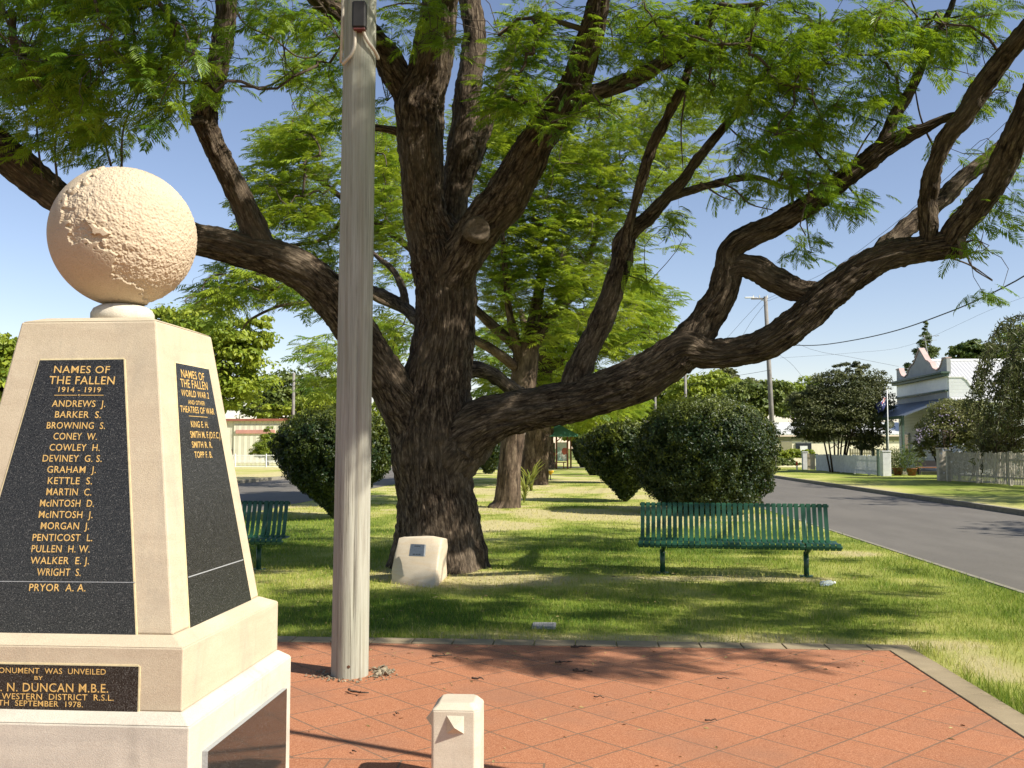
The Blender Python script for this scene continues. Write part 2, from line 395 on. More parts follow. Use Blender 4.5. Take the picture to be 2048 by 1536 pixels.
# ---- paving
PX1, PY1 = 2.41, 7.69
def paving_mat():
    g = NG('terracotta_pavers'); S = .345
    p = g.world((1/S, 1/S, 1), (0, 0, R_(45)))
    sx = g.n('SeparateXYZ'); g.l(p, sx.inputs[0])
    ps = g.world((1/.36, 1/.36, 1)); ss = g.n('SeparateXYZ'); g.l(ps, ss.inputs[0])
    geo = g.n('NewGeometry'); sw = g.n('SeparateXYZ'); g.l(geo.outputs['Position'], sw.inputs[0])
    band = g.math('MULTIPLY', g.math('LESS_THAN', sw.outputs[1], 4.86), g.math('LESS_THAN', sw.outputs[0], -.17))
    def sel(a, b):
        return g.math('ADD', g.math('MULTIPLY', a, g.math('SUBTRACT', 1, band)), g.math('MULTIPLY', b, band))
    u = sel(sx.outputs[0], g.math('ADD', ss.outputs[0], .47)); v = sel(sx.outputs[1], g.math('ADD', ss.outputs[1], .5))
    wob = g.math('MULTIPLY', g.math('SUBTRACT', g.noise(g.world(), 20, 2), .5), .02)
    def joint(a):
        f = g.math('FRACT', g.math('ADD', a, wob)); d = g.math('ABSOLUTE', g.math('SUBTRACT', f, .5))
        return g.math('GREATER_THAN', d, .484)
    bx = g.math('LESS_THAN', g.math('ABSOLUTE', g.math('ADD', sw.outputs[0], .17)), .006)
    by = g.math('LESS_THAN', g.math('ABSOLUTE', g.math('SUBTRACT', sw.outputs[1], 4.86)), .006)
    bx = g.math('MULTIPLY', bx, g.math('LESS_THAN', sw.outputs[1], 4.866)); by = g.math('MULTIPLY', by, g.math('LESS_THAN', sw.outputs[0], -.164))
    j = g.math('MAXIMUM', g.math('MAXIMUM', joint(u), joint(v)), g.math('MAXIMUM', bx, by))
    cell = g.n('CombineXYZ'); g.l(g.math('FLOOR', u), cell.inputs[0]); g.l(g.math('FLOOR', v), cell.inputs[1])
    wn = g.n('TexWhiteNoise'); g.l(cell.outputs[0], wn.inputs[0])
    pw = g.world(); f = g.noise(pw, 190, 3, .75); m_ = g.noise(pw, 2.2, 5, .6)
    vo = g.n('TexVoronoi'); vo.inputs['Scale'].default_value = 95; g.l(pw, vo.inputs['Vector'])
    c = g.ramp(wn.outputs[0], [(0, (.295, .108, .050)), (1, (.395, .155, .075))])
    c = g.mix(g.math('MULTIPLY', g.ramp(m_, [(.35, (0, 0, 0)), (.7, (1, 1, 1))]), .5), c, (.36, .15, .085))
    c = g.mix(.6, c, g.ramp(f, [(.36, (.13, .046, .022)), (.50, (.375, .145, .067)), (.66, (.62, .36, .21))]))
    c = g.mix(g.math('MULTIPLY', g.ramp(vo.outputs[0], [(.0, (1, 1, 1)), (.25, (0, 0, 0))]), .25), c, (.62, .38, .24))
    c = g.mix(g.math('MULTIPLY', j, .8), c, (.13, .10, .07))
    st = g.noise(pw, 1.1, 4, .6)
    c = g.mix(g.math('MULTIPLY', g.ramp(st, [(.50, (0, 0, 0)), (.70, (1, 1, 1))]), .5), c, (.25, .13, .08))
    hh = g.math('SUBTRACT', g.math('MULTIPLY', f, .5), g.math('MULTIPLY', j, .8))
    g.base(c).rough(.8).spec(.25).bump(hh, .6, .005); return g.m
M['paver'] = paving_mat()
tag(sheet('paving', -9, PX1, -3, PY1, .008, M['paver']), kind='structure')
def edging_mat():
    g = NG('cream_edging_pavers'); p = g.world()
    f = g.noise(p, 130, 3, .7); m_ = g.noise(p, 3, 4)
    c = g.mix(.5, g.ramp(f, [(.3, (.20, .15, .09)), (.7, (.36, .29, .185))]), g.ramp(m_, [(.3, (.20, .16, .10)), (.7, (.36, .29, .185))]))
    g.base(c).rough(.85).spec(.2).bump(f, .5, .004); return g.m
M['edging'] = edging_mat()
b = MB(); rs = random.Random(4)
x = PX1-.33/2+.21
while x > -9:
    b.box((x, PY1+.105, .004), (.322, .20, .022+rs.uniform(-.002, .003)), bev=.004); x -= .33
y = PY1-.33/2-.004
while y > -1:
    b.box((PX1+.105, y, .004), (.20, .322, .022+rs.uniform(-.002, .003)), bev=.004); y -= .33
tag(b.build('paving_border', M['edging']), kind='structure')

# ================================================================== WAR MEMORIAL
MX, MY, MYAW = -1.875, 3.79, R_(-.6)
AT, ZT, AB, ZB, AP, ZPT, ZPB, AL, ZL = .270, 2.067, .443, .916, .511, .884, .667, .56, .631
mc, ms = math.cos(MYAW), math.sin(MYAW)
def Mp(u, v, z): return np.array([MX+mc*u-ms*v, MY+ms*u+mc*v, z])
mon = thing('war_memorial', 'tapered sandstone war memorial with black granite name panels and a stone globe on top', 'memorial', (MX, MY, 0))
def sq(a, z): return [Mp(-a, -a, z), Mp(a, -a, z), Mp(a, a, z), Mp(-a, a, z)]
b = MB(); b.hexa(sq(AB, ZB), sq(AT, ZT)); b.hexa(sq(AT, ZT+.0005), sq(AT*.78, ZT+.022))
ob = b.build('obelisk', M['stone'], mon)
def bevelmod(o, wd=.006, seg=2):
    md = o.modifiers.new('b', 'BEVEL'); md.width = wd; md.segments = seg; md.limit_method = 'ANGLE'; md.angle_limit = R_(25)
bevelmod(ob, .007)
b = MB(); b.hexa(sq(AP, ZPB), sq(AP, ZPT)); b.hexa(sq(AP, ZPT+.0005), sq(AB+.004, ZB)); bevelmod(b.build('plinth', M['stone'], mon), .005)
b = MB(); b.hexa(sq(AL, 0), sq(AL, ZL)); b.hexa(sq(AL, ZL+.0005), sq(AP+.003, ZPB)); bevelmod(b.build('base_block', M['stone_pale'], mon), .006)
# faces: origin, right axis, up axis, outward normal
def face(a0, z0, a1, z1, side):
    if side == 'front': o, r, t = Mp(0, -a0, z0), Mp(1, -a0, z0)-Mp(0, -a0, z0), Mp(0, -a1, z1)-Mp(0, -a0, z0)
    else: o, r, t = Mp(a0, 0, z0), Mp(a0, 1, z0)-Mp(a0, 0, z0), Mp(a1, 0, z1)-Mp(a0, 0, z0)
    t = t/np.linalg.norm(t); return o, r, t, np.cross(r, t)
def on_face(fc, px, py, lift=0):
    o, r, t, n = fc; P = PLANE(px, py, o+n*lift, n); return np.array([(P-o)@r, (P-o)@t])
def fpt(fc, uv, h): o, r, t, n = fc; return o+r*uv[0]+t*uv[1]+n*h
def text_geo(s, bold=.014):
    c = bpy.data.curves.new('t', 'FONT'); c.body = s; c.offset = bold*.4; c.resolution_u = 3; c.space_character = 1.06
    o = bpy.data.objects.new('t', c); COL.objects.link(o)
    dg = bpy.context.evaluated_depsgraph_get(); me = bpy.data.meshes.new_from_object(o.evaluated_get(dg))
    V = np.array([v.co[:2] for v in me.vertices]); Fc = [tuple(p.vertices) for p in me.polygons]
    bpy.data.objects.remove(o); bpy.data.curves.remove(c); bpy.data.meshes.remove(me); return V, Fc
def serifs(V, Fc): return V, Fc
def put_text(b, fc, s, p0, p1, hpx, lift, shear=0):
    """text between two baseline pixels of the photo, on the face plane (true size on the stone)"""
    a = on_face(fc, *p0, lift); c = on_face(fc, *p1, lift); u = c-a; L = np.linalg.norm(u); u /= L; up = np.array([-u[1], u[0]])
    top = on_face(fc, p0[0], p0[1]-hpx, lift); H = abs((top-a)@up)
    V, Fc = text_geo(s); x0, x1 = V[:, 0].min(), V[:, 0].max(); capV, _ = text_geo('H'); ch = capV[:, 1].max()
    X = (V[:, 0]-x0)/(x1-x0)*L; Y = V[:, 1]/ch*H; X = X+shear*Y
    b.add([fpt(fc, a+u*x+up*y, lift) for x, y in zip(X, Y)], Fc)
def panel(name, fc, uvs, th, mat_=None, edge=None):
    """slab let into the stone; uvs = four corners, counter-clockwise seen from outside"""
    b = MB(); bot = [fpt(fc, q, -.01) for q in uvs]; top = [fpt(fc, q, th) for q in uvs]
    b.hexa(bot, top); n = len(uvs)
    b.m = [0]*len(b.m)
    if edge: b.m = [1 if i >= 2 else 0 for i in range(len(b.m))]
    o = b.build(name, [mat_ or M['granite']]+([edge] if edge else []), mon); return o
Z2 = lambda x, y: (x*.390625, 680+y*.390625)      # enlarged view -> photo pixel
FF = face(AB, ZB, AT, ZT, 'front'); TH = .004
q = [on_face(FF, 272, 1270), on_face(FF, 248, 719), on_face(FF, 81, 721)]
bl = on_face(FF, 81, 721)+(on_face(FF, 0, 1010)-on_face(FF, 81, 721))*1.95
bl = np.array([bl[0]*1.0, q[0][1]]); 
qs = [bl, q[0], q[1], q[2]]
pf = panel('granite_panel', FF, qs, TH)
def surround(name, fc, qs, wd, h):
    c = np.mean(qs, axis=0); out = []
    b = MB(); n = len(qs)
    for i in range(n):
        p, r = qs[i], qs[(i+1) % n]; d = (r-p)/np.linalg.norm(r-p); nn = np.array([d[1], -d[0]])
        b.hexa([fpt(fc, p-d*wd*0, -.008), fpt(fc, r, -.008), fpt(fc, r+nn*wd, -.008), fpt(fc, p+nn*wd, -.008)],
               [fpt(fc, p, h), fpt(fc, r, h), fpt(fc, r+nn*wd, h), fpt(fc, p+nn*wd, h)])
    return b.build(name, M['cream_caulk'], mon)
surround('mortar_surround', FF, qs, .006, .0025)
LF = [('NAMES OF', 275, 560, 169, 36), ('THE FALLEN', 250, 585, 226, 40), ('1914 - 1919', 298, 515, 267, 26), ('ANDREWS  J.', 265, 538, 342, 33), ('BARKER  S.', 280, 515, 398, 33),
      ('BROWNING  S.', 238, 537, 454, 33), ('CONEY  W.', 272, 495, 510, 34), ('COWLEY  H.', 252, 510, 567, 34), ('DEVINEY  G. S.', 217, 520, 623, 34), ('GRAHAM  J.', 240, 490, 680, 34),
      ('KETTLE  S.', 243, 470, 738, 35), ('MARTIN  C.', 236, 467, 795, 35), ('M\u1d9cINTOSH  D.', 203, 480, 853, 35), ('M\u1d9cINTOSH  J.', 197, 473, 911, 35), ('MORGAN  J.', 207, 455, 969, 35),
      ('PENTICOST  L.', 165, 472, 1029, 35), ('PULLEN  H. W.', 160, 458, 1087, 36), ('WALKER  E. J.', 154, 455, 1147, 36), ('WRIGHT  S.', 187, 412, 1207, 37), ('PRYOR  A. A.', 148, 437, 1286, 37)]
b = MB()
for s, x0, x1, y, h in LF:
    put_text(b, FF, s.replace('M\u1d9cI', 'McI'), Z2(x0, y-1), Z2(x1, y+1), h*.3906, TH+.001)
def rule(b, fc, p0, p1, hpx, lift):
    A, B_ = on_face(fc, *p0, lift), on_face(fc, *p1, lift); up = np.array([0, hpx])
    b.add([fpt(fc, A, lift), fpt(fc, B_, lift), fpt(fc, B_+up, lift), fpt(fc, A+up, lift)], [(0, 1, 2, 3)])
rule(b, FF, Z2(278, 284), Z2(395, 284), .0022, TH+.001); rule(b, FF, Z2(412, 284), Z2(530, 284), .0022, TH+.001)
rule(b, FF, Z2(400, 285), Z2(407, 285), .005, TH+.001)
b.build('gold_lettering', M['gold'], pf)
b = MB(); rule(b, FF, (0.1-20, 680+1237*.3906), (271, 680+1243*.3906), .0026, TH+.001); b.build('joint_line', M['granite_edge'], pf)
FS = face(AB, ZB, AT, ZT, 'side')
qs = [on_face(FS, 379, 1256), on_face(FS, 501, 1200), on_face(FS, 416, 739), on_face(FS, 350, 726)]
pr = panel('granite_panel', FS, qs, TH); surround('mortar_surround', FS, qs, .006, .0025)
LS = [('NAMES OF', 930, 190, 1048, 209, 40), ('THE FALLEN', 927, 240, 1065, 256, 42), ('WORLD WAR 2', 930, 286, 1071, 301, 33), ('AND OTHER', 965, 328, 1050, 335, 21),
      ('THEATRES OF WAR', 925, 368, 1098, 382, 33), ('KING E. H.', 980, 446, 1068, 450, 32), ('SMITH M. F.(D.F.C.)', 977, 500, 1128, 504, 34), ('SMITH R. R.', 985, 551, 1088, 552, 32), ('TOPP F. B.', 998, 603, 1088, 602, 32)]
b = MB()
for s, x0, y0, x1, y1, h in LS: put_text(b, FS, s, Z2(x0, y0), Z2(x1, y1), h*.3906, TH+.001)
rule(b, FS, Z2(967, 390), Z2(1063, 397), .0022, TH+.001); b.build('gold_lettering', M['gold'], pr)
b = MB(); rule(b, FS, Z2(965, 1217), Z2(1246, 1127), .004, TH+.001); b.build('joint_line', M['granite_edge'], pr)
FP = face(AP, ZPB, AP, ZPT, 'front'); Z3 = lambda x, y: (x*.29297, 1100+y*.29297)
a, c = on_face(FP, *Z3(950, 795)), on_face(FP, *Z3(940, 1106)); a[0] = c[0] = (a[0]+c[0])/2
qs = [np.array([-a[0], c[1]]), c, a, np.array([-a[0], a[1]])]
pl = panel('unveiling_plaque', FP, qs, TH); surround('mortar_surround', FP, qs, .006, .0025)
b = MB()
for s, x0, x1, y0, y1, h in (('MONUMENT  WAS  UNVEILED', -52, 722, 838, 851, 37), ('BY', 235, 292, 886, 887, 26), ('J. N. DUNCAN M.B.E.', -28, 738, 963, 974, 58),
                          ('PRESIDENT  WESTERN  DISTRICT  R.S.L.', -330, 775, 1012, 1029, 40), ('TH  SEPTEMBER  1978.', -12, 565, 1060, 1074, 37)):
    put_text(b, FP, s, Z3(x0, y0), Z3(x1, y1), h*.293, TH+.001)
b.build('gold_lettering', M['gold'], pl)
FB = face(AL, 0, AL, ZL, 'side')
a, c = on_face(FB, 415, 1500, .02), on_face(FB, 573, 1379, .02); zt_ = (a[1]+c[1])/2
qs = [np.array([a[0], .10]), np.array([c[0], .10]), np.array([c[0], zt_]), np.array([a[0], zt_])]
M['granite_mirror'] = M['granite'].copy(); M['granite_mirror'].name = 'polished_grey_granite'
for n_ in M['granite_mirror'].node_tree.nodes:
    if n_.type == 'BSDF_PRINCIPLED': n_.inputs['Roughness'].default_value = .08; n_.inputs['Specular IOR Level'].default_value = .9
panel('polished_panel', FB, qs, .022, M['granite_mirror'], M['granite_edge'])
# globe
gz = float(W(245, 474, (np.array([MX, MY, 2.45])-cC)@cF)[2]); GR = .2895; GC = np.array([MX, MY, gz])
nu, nv = 720, 380
th = np.arange(nu)/nu*2*np.pi; ph = (np.arange(nv+1)/nv)*np.pi
D = np.stack([np.sin(ph)[:, None]*np.cos(th)[None], np.sin(ph)[:, None]*np.sin(th)[None], np.broadcast_to(np.cos(ph)[:, None], (nv+1, nu))], -1)
P0 = GC+D*GR; gx, gy, gd = proj(P0)
gx = gx+(vnoise3(D*1.0, 16, 2)-.5)*20; gy = gy+(vnoise3(D*1.0, 16, 8)-.5)*20
def inpoly(x, y, poly):
    ins = np.zeros(x.shape, bool); n = len(poly)
    for i in range(n):
        (x1, y1), (x2, y2) = poly[i], poly[(i+1) % n]
        if y1 == y2: continue
        ins ^= ((y1 > y) != (y2 > y)) & (x < (x2-x1)*(y-y1)/(y2-y1)+x1)
    return ins
SM = [(217, 320), (176, 356), (158, 372), (129, 394), (126, 423), (116, 440), (139, 446), (143, 470), (146, 493), (164, 482), (190, 489), (199, 476), (229, 517), (227, 540), (217, 552), (255, 566), (281, 574), (300, 640), (40, 680), (40, 300)]
PT = [(165, 442), (186, 449), (206, 461), (224, 475), (199, 473), (182, 460)]
facing = ((cC-P0)*D).sum(-1) > -.02
sm = facing & inpoly(gx, gy, SM); pt = facing & inpoly(gx, gy, PT)
pit = .55*vnoise3(D, 62, 11)+.45*vnoise3(D, 34, 12); coarse = vnoise3(D, 13, 13)
lump = np.clip(1-np.abs(gx-.8*gy+180)/140, 0, 1)
rough_h = -.0055+.0095*(pit-.5)+.0045*(coarse-.5)*(.25+1.5*lump)
sp = vnoise3(D, 70, 15); smooth_h = -.0014*(sp > .72)+.0045
h = np.where(pt, .0055, np.where(sm, smooth_h, rough_h))
V = (GC+D*(GR+h)[..., None]).reshape(-1, 3)
i = np.arange(nv)[:, None]*nu; j = np.arange(nu)[None]; j2 = (j+1) % nu
Fq = np.stack([i+j, i+nu+j, i+nu+j2, i+j2], -1).reshape(-1, 4)
M['globe'] = sandstone('weathered_globe_sandstone', (.47, .37, .25), (.56, .45, .32), (.46, .36, .25))
gl = mkobj('globe', V, Fq, M['globe'], mon, True)
b = MB(); prof = [(.075, ZT+.02), (.112, ZT+.022), (.124, ZT+.045), (.124, ZT+.065), (.114, ZT+.084), (.09, ZT+.098), (.05, ZT+.106)]
nn_ = 40
V = [(MX+r*math.cos(2*math.pi*k/nn_), MY+r*math.sin(2*math.pi*k/nn_), z) for r, z in prof for k in range(nn_)]
Fc = [(a*nn_+k, a*nn_+(k+1) % nn_, (a+1)*nn_+(k+1) % nn_, (a+1)*nn_+k) for a in range(len(prof)-1) for k in range(nn_)]
b.add(V, Fc).build('neck_ring', M['stone_pale'], mon, True)

# ================================================================== STONE BOLLARD
bp = W(917, 1400, 4.47); BX, BY = bp[0], bp[1]
bol = thing('stone_bollard', 'short square sandstone bollard with pyramid studs standing on the red paving', 'bollard', (BX, BY, 0))
b = MB(); hh, ch = .112, .026
oct_ = [(-hh+ch*.35, -hh), (hh-ch, -hh), (hh, -hh+ch), (hh, hh-ch), (hh-ch, hh), (-hh+ch, hh), (-hh, hh-ch), (-hh, -hh+ch*.35)]
b.hexa([(BX+x, BY+y, 0) for x, y in oct_], [(BX+x, BY+y, .375) for x, y in oct_])
b.hexa([(BX+x, BY+y, .3755) for x, y in oct_], [(BX+x*.72, BY+y*.72, .405) for x, y in oct_])
bevelmod(b.build('shaft', M['stone_white'], bol), .006, 2)
for k in (0, 2, 3):
    Rk = rotz(k*math.pi/2); s_ = .040; apz = -.005
    pts = np.array([(-s_, -hh-.001, .315-s_), (s_, -hh-.001, .315-s_), (s_, -hh-.001, .315+s_), (-s_, -hh-.001, .315+s_), (0, -hh-.042, .312)])@Rk.T+np.array([BX, BY, 0])
    MB().add(pts, [(0, 1, 4), (1, 2, 4), (2, 3, 4), (3, 0, 4), (3, 2, 1, 0)]).build('pyramid_stud', M['stone_white'], bol)

# flagpole just beyond the right edge of the view: it throws the thin shadow across the pavers
fp = G(866, 1517)+np.array([.9163, -.4003, 0])*3.1
fl = thing('flagpole', 'slim white flagpole on the paving whose thin shadow crosses the pavers behind the bollard', 'flagpole', (fp[0], fp[1], 0))
M['white_paint'] = plain('white_paint', (.72, .72, .70), .5, .08, 6)
b = MB(); b.tube([(fp[0], fp[1], z) for z in (0, 3, 6.5)], [.033, .030, .022], 16); b.build('pole', M['white_paint'], fl, True)
b = MB(); b.box((fp[0], fp[1], .02), (.22, .22, .03), bev=.006); b.build('base_plate', M['white_paint'], fl)

# ================================================================== POWER POLE (near)
pb = G(699, 1352); PBX, PBY = pb[0], pb[1]
def wood_mat():
    g = NG('weathered_hardwood_pole')
    p = g.world((34, 34, .8)); n = g.noise(p, 1.6, 8, .7, .5); p2 = g.world((90, 90, 3)); n2 = g.noise(p2, 1.0, 5, .7)
    big = g.noise(g.world((1, 1, .5)), 2.0, 4)
    h = g.math('ADD', g.math('MULTIPLY', n, .65), g.math('MULTIPLY', n2, .35))
    c = g.ramp(h, [(.34, (.12, .10, .07)), (.43, (.30, .285, .23)), (.56, (.395, .385, .315)), (.72, (.46, .45, .38))])
    c = g.mix(g.math('MULTIPLY', g.ramp(big, [(.4, (0, 0, 0)), (.65, (1, 1, 1))]), .45), c, (.28, .295, .215))
    ck = g.noise(g.world((70, 70, .55)), 1.0, 3, .5); c = g.mix(g.math('MULTIPLY', g.ramp(ck, [(.64, (0, 0, 0)), (.70, (1, 1, 1))]), .5), c, (.13, .105, .07))
    rs_ = g.noise(g.world((14, 14, .35)), 1.0, 4, .6); c = g.mix(g.math('MULTIPLY', g.ramp(rs_, [(.55, (0, 0, 0)), (.68, (1, 1, 1))]), .45), c, (.20, .165, .105))
    g.base(c).rough(.9).spec(.2).bump(g.math('SUBTRACT', h, g.math('MULTIPLY', g.ramp(ck, [(.64, (0, 0, 0)), (.70, (1, 1, 1))]), .4)), .8, .010); return g.m
M['wood'] = wood_mat()
pole = thing('power_pole', 'tall weathered grey timber power pole rising from the red paving', 'power pole', (PBX, PBY, 0))
nz, nsg = 240, 64; zz = np.linspace(-.05, 8.5, nz); tt = np.arange(nsg)/nsg*2*np.pi
rad = np.interp(zz, [0, 4.4, 8.5], [.1285, .117, .105])
TT, ZZ = np.meshgrid(tt, zz)
toCam = math.atan2(-PBY, -PBX)
ang = (TT-toCam+np.pi) % (2*np.pi)-np.pi
rr = rad[:, None]*(1+.03*(vnoise(TT/(2*np.pi)*9, ZZ*.25, 9, 61)-.5))+.0020*(vnoise(TT/(2*np.pi)*44, ZZ*.5, 44, 62)-.5)
wob = .10*np.sin(ZZ*.9)+.06*np.sin(ZZ*2.3+1)
for (a0, dep, wd, zlo, zhi) in ((.10, .022, .045, 0.25, 2.5), (-.62, .004, .05, 0, 9), (.5, .004, .035, .0, 6), (-.15, .005, .03, 2.2, 7), (-.3, .003, .03, .2, 1.9)):
    rr = rr-dep*np.exp(-((ang-a0-wob*.35)/wd)**2)*np.clip((ZZ-zlo)*4, 0, 1)*np.clip((zhi-ZZ)*4, 0, 1)
rr = rr-.012*np.clip((-.75-ang)/.3, 0, 1)*np.clip((ang+1.5)/.3, 0, 1)
lean = np.interp(zz, [0, 8.5], [0, .045])
V = np.stack([PBX+lean[:, None]+rr*np.cos(TT), PBY+rr*np.sin(TT), ZZ], -1).reshape(-1, 3)
i = np.arange(nz-1)[:, None]*nsg; j = np.arange(nsg)[None]; j2 = (j+1) % nsg
mkobj('shaft', V, np.stack([i+j, i+j2, i+nsg+j2, i+nsg+j], -1).reshape(-1, 4), M['wood'], pole, True)
M['dark_box'] = plain('dark_bakelite', (.009, .007, .007), .7, .3, 20)
M['pvc'] = plain('aged_pvc_conduit', (.46, .40, .31), .45, .12, 12)
def onpole(px, py, off=0):
    """point just outside the near surface of the pole seen at a photo pixel"""
    v0 = ray(px, py); P = cC+v0*((math.hypot(PBX, PBY)-.13)/math.hypot(v0[0], v0[1])); c = np.array([PBX+.023, PBY, P[2]]); v = P-c; v[2] = 0
    s = v@cR; s = max(-.118, min(.118, s)); f = math.sqrt(max(.0001, .120**2-s*s))
    return c+cR*s*(1+off/.12)-np.array([cF[0], cF[1], 0])*(f+off)
tp, bt = onpole(719, 8, .03), onpole(719, 62, .03)
b = MB(); b.box(((tp+bt)/2), (.098, .075, tp[2]-bt[2]), rotz(YAW), bev=.012)
bx_ = b.build('fuse_box', M['dark_box'], pole)
MB().box(bt+np.array([0, 0, -.004]), (.085, .06, .016), rotz(YAW), bev=.004).build('fuse_box_base', plain('rust_red_plastic', (.12, .03, .025), .5), pole)
for pts in ([(711, 58), (711, 78), (710, 96), (704, 111), (694, 120), (688, 125)], [(725, 60), (727, 70), (733, 84), (742, 97), (752, 108), (757, 112)]):
    P = [onpole(x, y, .022) for x, y in pts]; P2, _ = catmull(P, [1]*len(P), .02); MB().tube(P2, .0125, 10).build('conduit', M['pvc'], pole, True)
P = [onpole(689, y, .012)-cR*.012 for y in (-160, -60, 20, 120)]; P[-1] = P[-1]-cR*.012
MB().tube(P, .0115, 10).build('conduit', M['pvc'], pole, True)
bq_ = onpole(697, 1334, .004)
MB().tube([bq_+np.array([cF[0], cF[1], 0])*.03, bq_-np.array([cF[0], cF[1], 0])*.004], [.013, .011], 10).build('rusty_bolt', plain('rust', (.11, .05, .025), .9, .5, 90), pole)
# gravel collar
rs = np.random.RandomState(7); b = MB()
import itertools
def stones(b, n, fn, smin, smax, rs):
    for _ in range(n):
        x, y = fn(); s = rs.uniform(smin, smax)
        P = rs.normal(size=(9, 3)); P /= np.linalg.norm(P, axis=1)[:, None]; P *= s*np.array([1, 1, .7])*rs.uniform(.7, 1.2, (9, 1))
        import bmesh
        bm = bmesh.new(); [bm.verts.new(p) for p in P]; bmesh.ops.convex_hull(bm, input=list(bm.verts)); bm.verts.index_update()
        b.add(np.array([v.co[:] for v in bm.verts])+np.array([x, y, .012+s*.2]), [[v.index for v in f.verts] for f in bm.faces]); bm.free()
def ringpt():
    a = rs.uniform(0, 2*np.pi); r = .13+.13*rs.rand()**1.3
    return PBX+r*math.cos(a)*1.25+.015, PBY+r*math.sin(a)
stones(b, 170, ringpt, .005, .013, rs)
for k in range(26):
    a = rs.uniform(-.2, .9); r = rs.uniform(.17, .28); 
    stones(b, 1, lambda: (PBX+r*math.cos(a)*1.1, PBY+r*math.sin(a)), .016, .032, rs)
M['gravel'] = plain('grey_brown_gravel', (.22, .18, .12), .9, .5, 45, .4)
tag(b.build('gravel', M['gravel']), 'loose gravel collar round the foot of the timber power pole', 'gravel', kind='stuff')

# ================================================================== BENCHES
M['green_metal'] = plain('green_painted_steel', (.012, .062, .032), .40, .12, 14, 0, .5)
def make_bench(label):
    t = thing('park_bench', label, 'bench', (0, 0, 0), 'green slatted steel benches on the lawn')
    prof = [(.235, .845), (.225, .868), (.205, .872), (.190, .855), (.150, .72), (.105, .58), (.075, .50), (.055, .455), (.02, .425)]
    seat = [(.02, .425), (-.05, .412), (-.20, .415), (-.34, .425), (-.385, .415), (-.405, .39), (-.40, .362), (-.38, .35)]
    def slats(pts, n, w0, skip=None, x_extra=0):
        b = MB()
        P, _ = catmull([(0, y, z) for y, z in pts], [1]*len(pts), .03)
        T = np.gradient(P, axis=0); T /= np.linalg.norm(T, axis=1)[:, None]; Nn = np.stack([np.zeros(len(P)), -T[:, 2], T[:, 1]], -1)*.003
        for k in range(n):
            x = -1.17+2.34*(k+.5)/34+(.012 if k > 28 else 0)
            V = []
            for p, nn in zip(P, Nn):
                for sx, sn in ((-1, -1), (1, -1), (1, 1), (-1, 1)): V.append(p+nn*sn+np.array([x+sx*w0/2, 0, 0]))
            Fc = [(0, 1, 2, 3)[::-1], tuple(4*(len(P)-1)+q for q in range(4))]
            for i in range(len(P)-1):
                for q in range(4): Fc.append((4*i+q, 4*i+(q+1) % 4, 4*i+4+(q+1) % 4, 4*i+4+q))
            b.add(V, Fc)
        return b
    slats(prof, 34, .050).build('backrest', M['green_metal'], t)
    slats(seat, 35, .058).build('seat', M['green_metal'], t)
    for nm, y, z, r in (('top_rail', .212, .845, .017), ('front_rail', -.375, .385, .02), ('rear_rail', .045, .415, .018)):
        b = MB(); b.tube([(-1.175, y, z), (1.26 if nm == 'front_rail' else 1.19, y, z)], r, 12); b.build(nm, M['green_metal'], t, True)
    for x in (-.88, .87):
        b = MB(); b.tube([(x, -.10, 0), (x, -.10, .30)], .032, 14)
        b.tube([(x, -.10, .27), (x+.02, -.02, .36), (x+.02, .06, .42)], .024, 10); b.tube([(x, -.10, .27), (x+.03, -.24, .36), (x+.03, -.37, .385)], .024, 10)
        b.tube([(x+.02, .06, .40), (x+.02, .12, .58), (x+.02, .205, .83)], .02, 10)
        b.box((x, -.10, .006), (.16, .16, .012), bev=.003)
        b.build('pedestal', M['green_metal'], t, True)
    return t
bench = make_bench('green slatted steel bench on the grass before the biggest clipped bush')
c = W(1470, 1150, 11.85); bench.location = (c[0], c[1]+.1, 0); bench.rotation_euler = (0, 0, R_(-6.5))
b2 = copy_tree(bench); b2['label'] = 'green slatted steel bench half hidden behind the war memorial'
q = G(512, 1140); b2.location = (q[0]-.85, q[1]+.1, 0); b2.rotation_euler = (0, 0, R_(2))

# ================================================================== PLAQUE ROCK, DRAIN LID, BOTTLE, TWIGS
import bmesh
rk0 = G(820, 1172); rock = thing('plaque_stone', 'pale sandstone block with a small metal plaque at the foot of the big tree', 'stone', (rk0[0], rk0[1], 0))
FL, FR_, BR = G(779, 1167), G(868, 1177), G(894, 1152); BL = FL+(BR-FR_)
tops = [W(795, 1073, 11.22), W(884, 1074, 11.16), W(897, 1077, 11.34), W(810, 1071, 11.5)]
bm = bmesh.new(); vv = [bm.verts.new(p-np.array([0, 0, .05])) for p in (FL, FR_, BR, BL)]+[bm.verts.new(p) for p in tops]
for f in ((3, 2, 1, 0), (4, 5, 6, 7), (0, 1, 5, 4), (1, 2, 6, 5), (2, 3, 7, 6), (3, 0, 4, 7)): bm.faces.new([vv[k] for k in f])
bmesh.ops.bevel(bm, geom=list(bm.edges), offset=.03, segments=3, profile=.6, affect='EDGES')
bmesh.ops.subdivide_edges(bm, edges=list(bm.edges), cuts=5, use_grid_fill=True)
bmesh.ops.triangulate(bm, faces=list(bm.faces)); bm.normal_update(); bm.verts.index_update()
V = np.array([v.co[:] for v in bm.verts]); Nn = np.array([v.normal[:] for v in bm.verts])
V = V+Nn*((vnoise3(V, 4, 41)-.5)*.045+(vnoise3(V, 13, 42)-.5)*.018)[:, None]
mkobj('block', V, [[v.index for v in f.verts] for f in bm.faces], sandstone('rough_block_sandstone', (.50, .42, .31), (.60, .52, .40), (.52, .38, .22)), rock, True); bm.free()
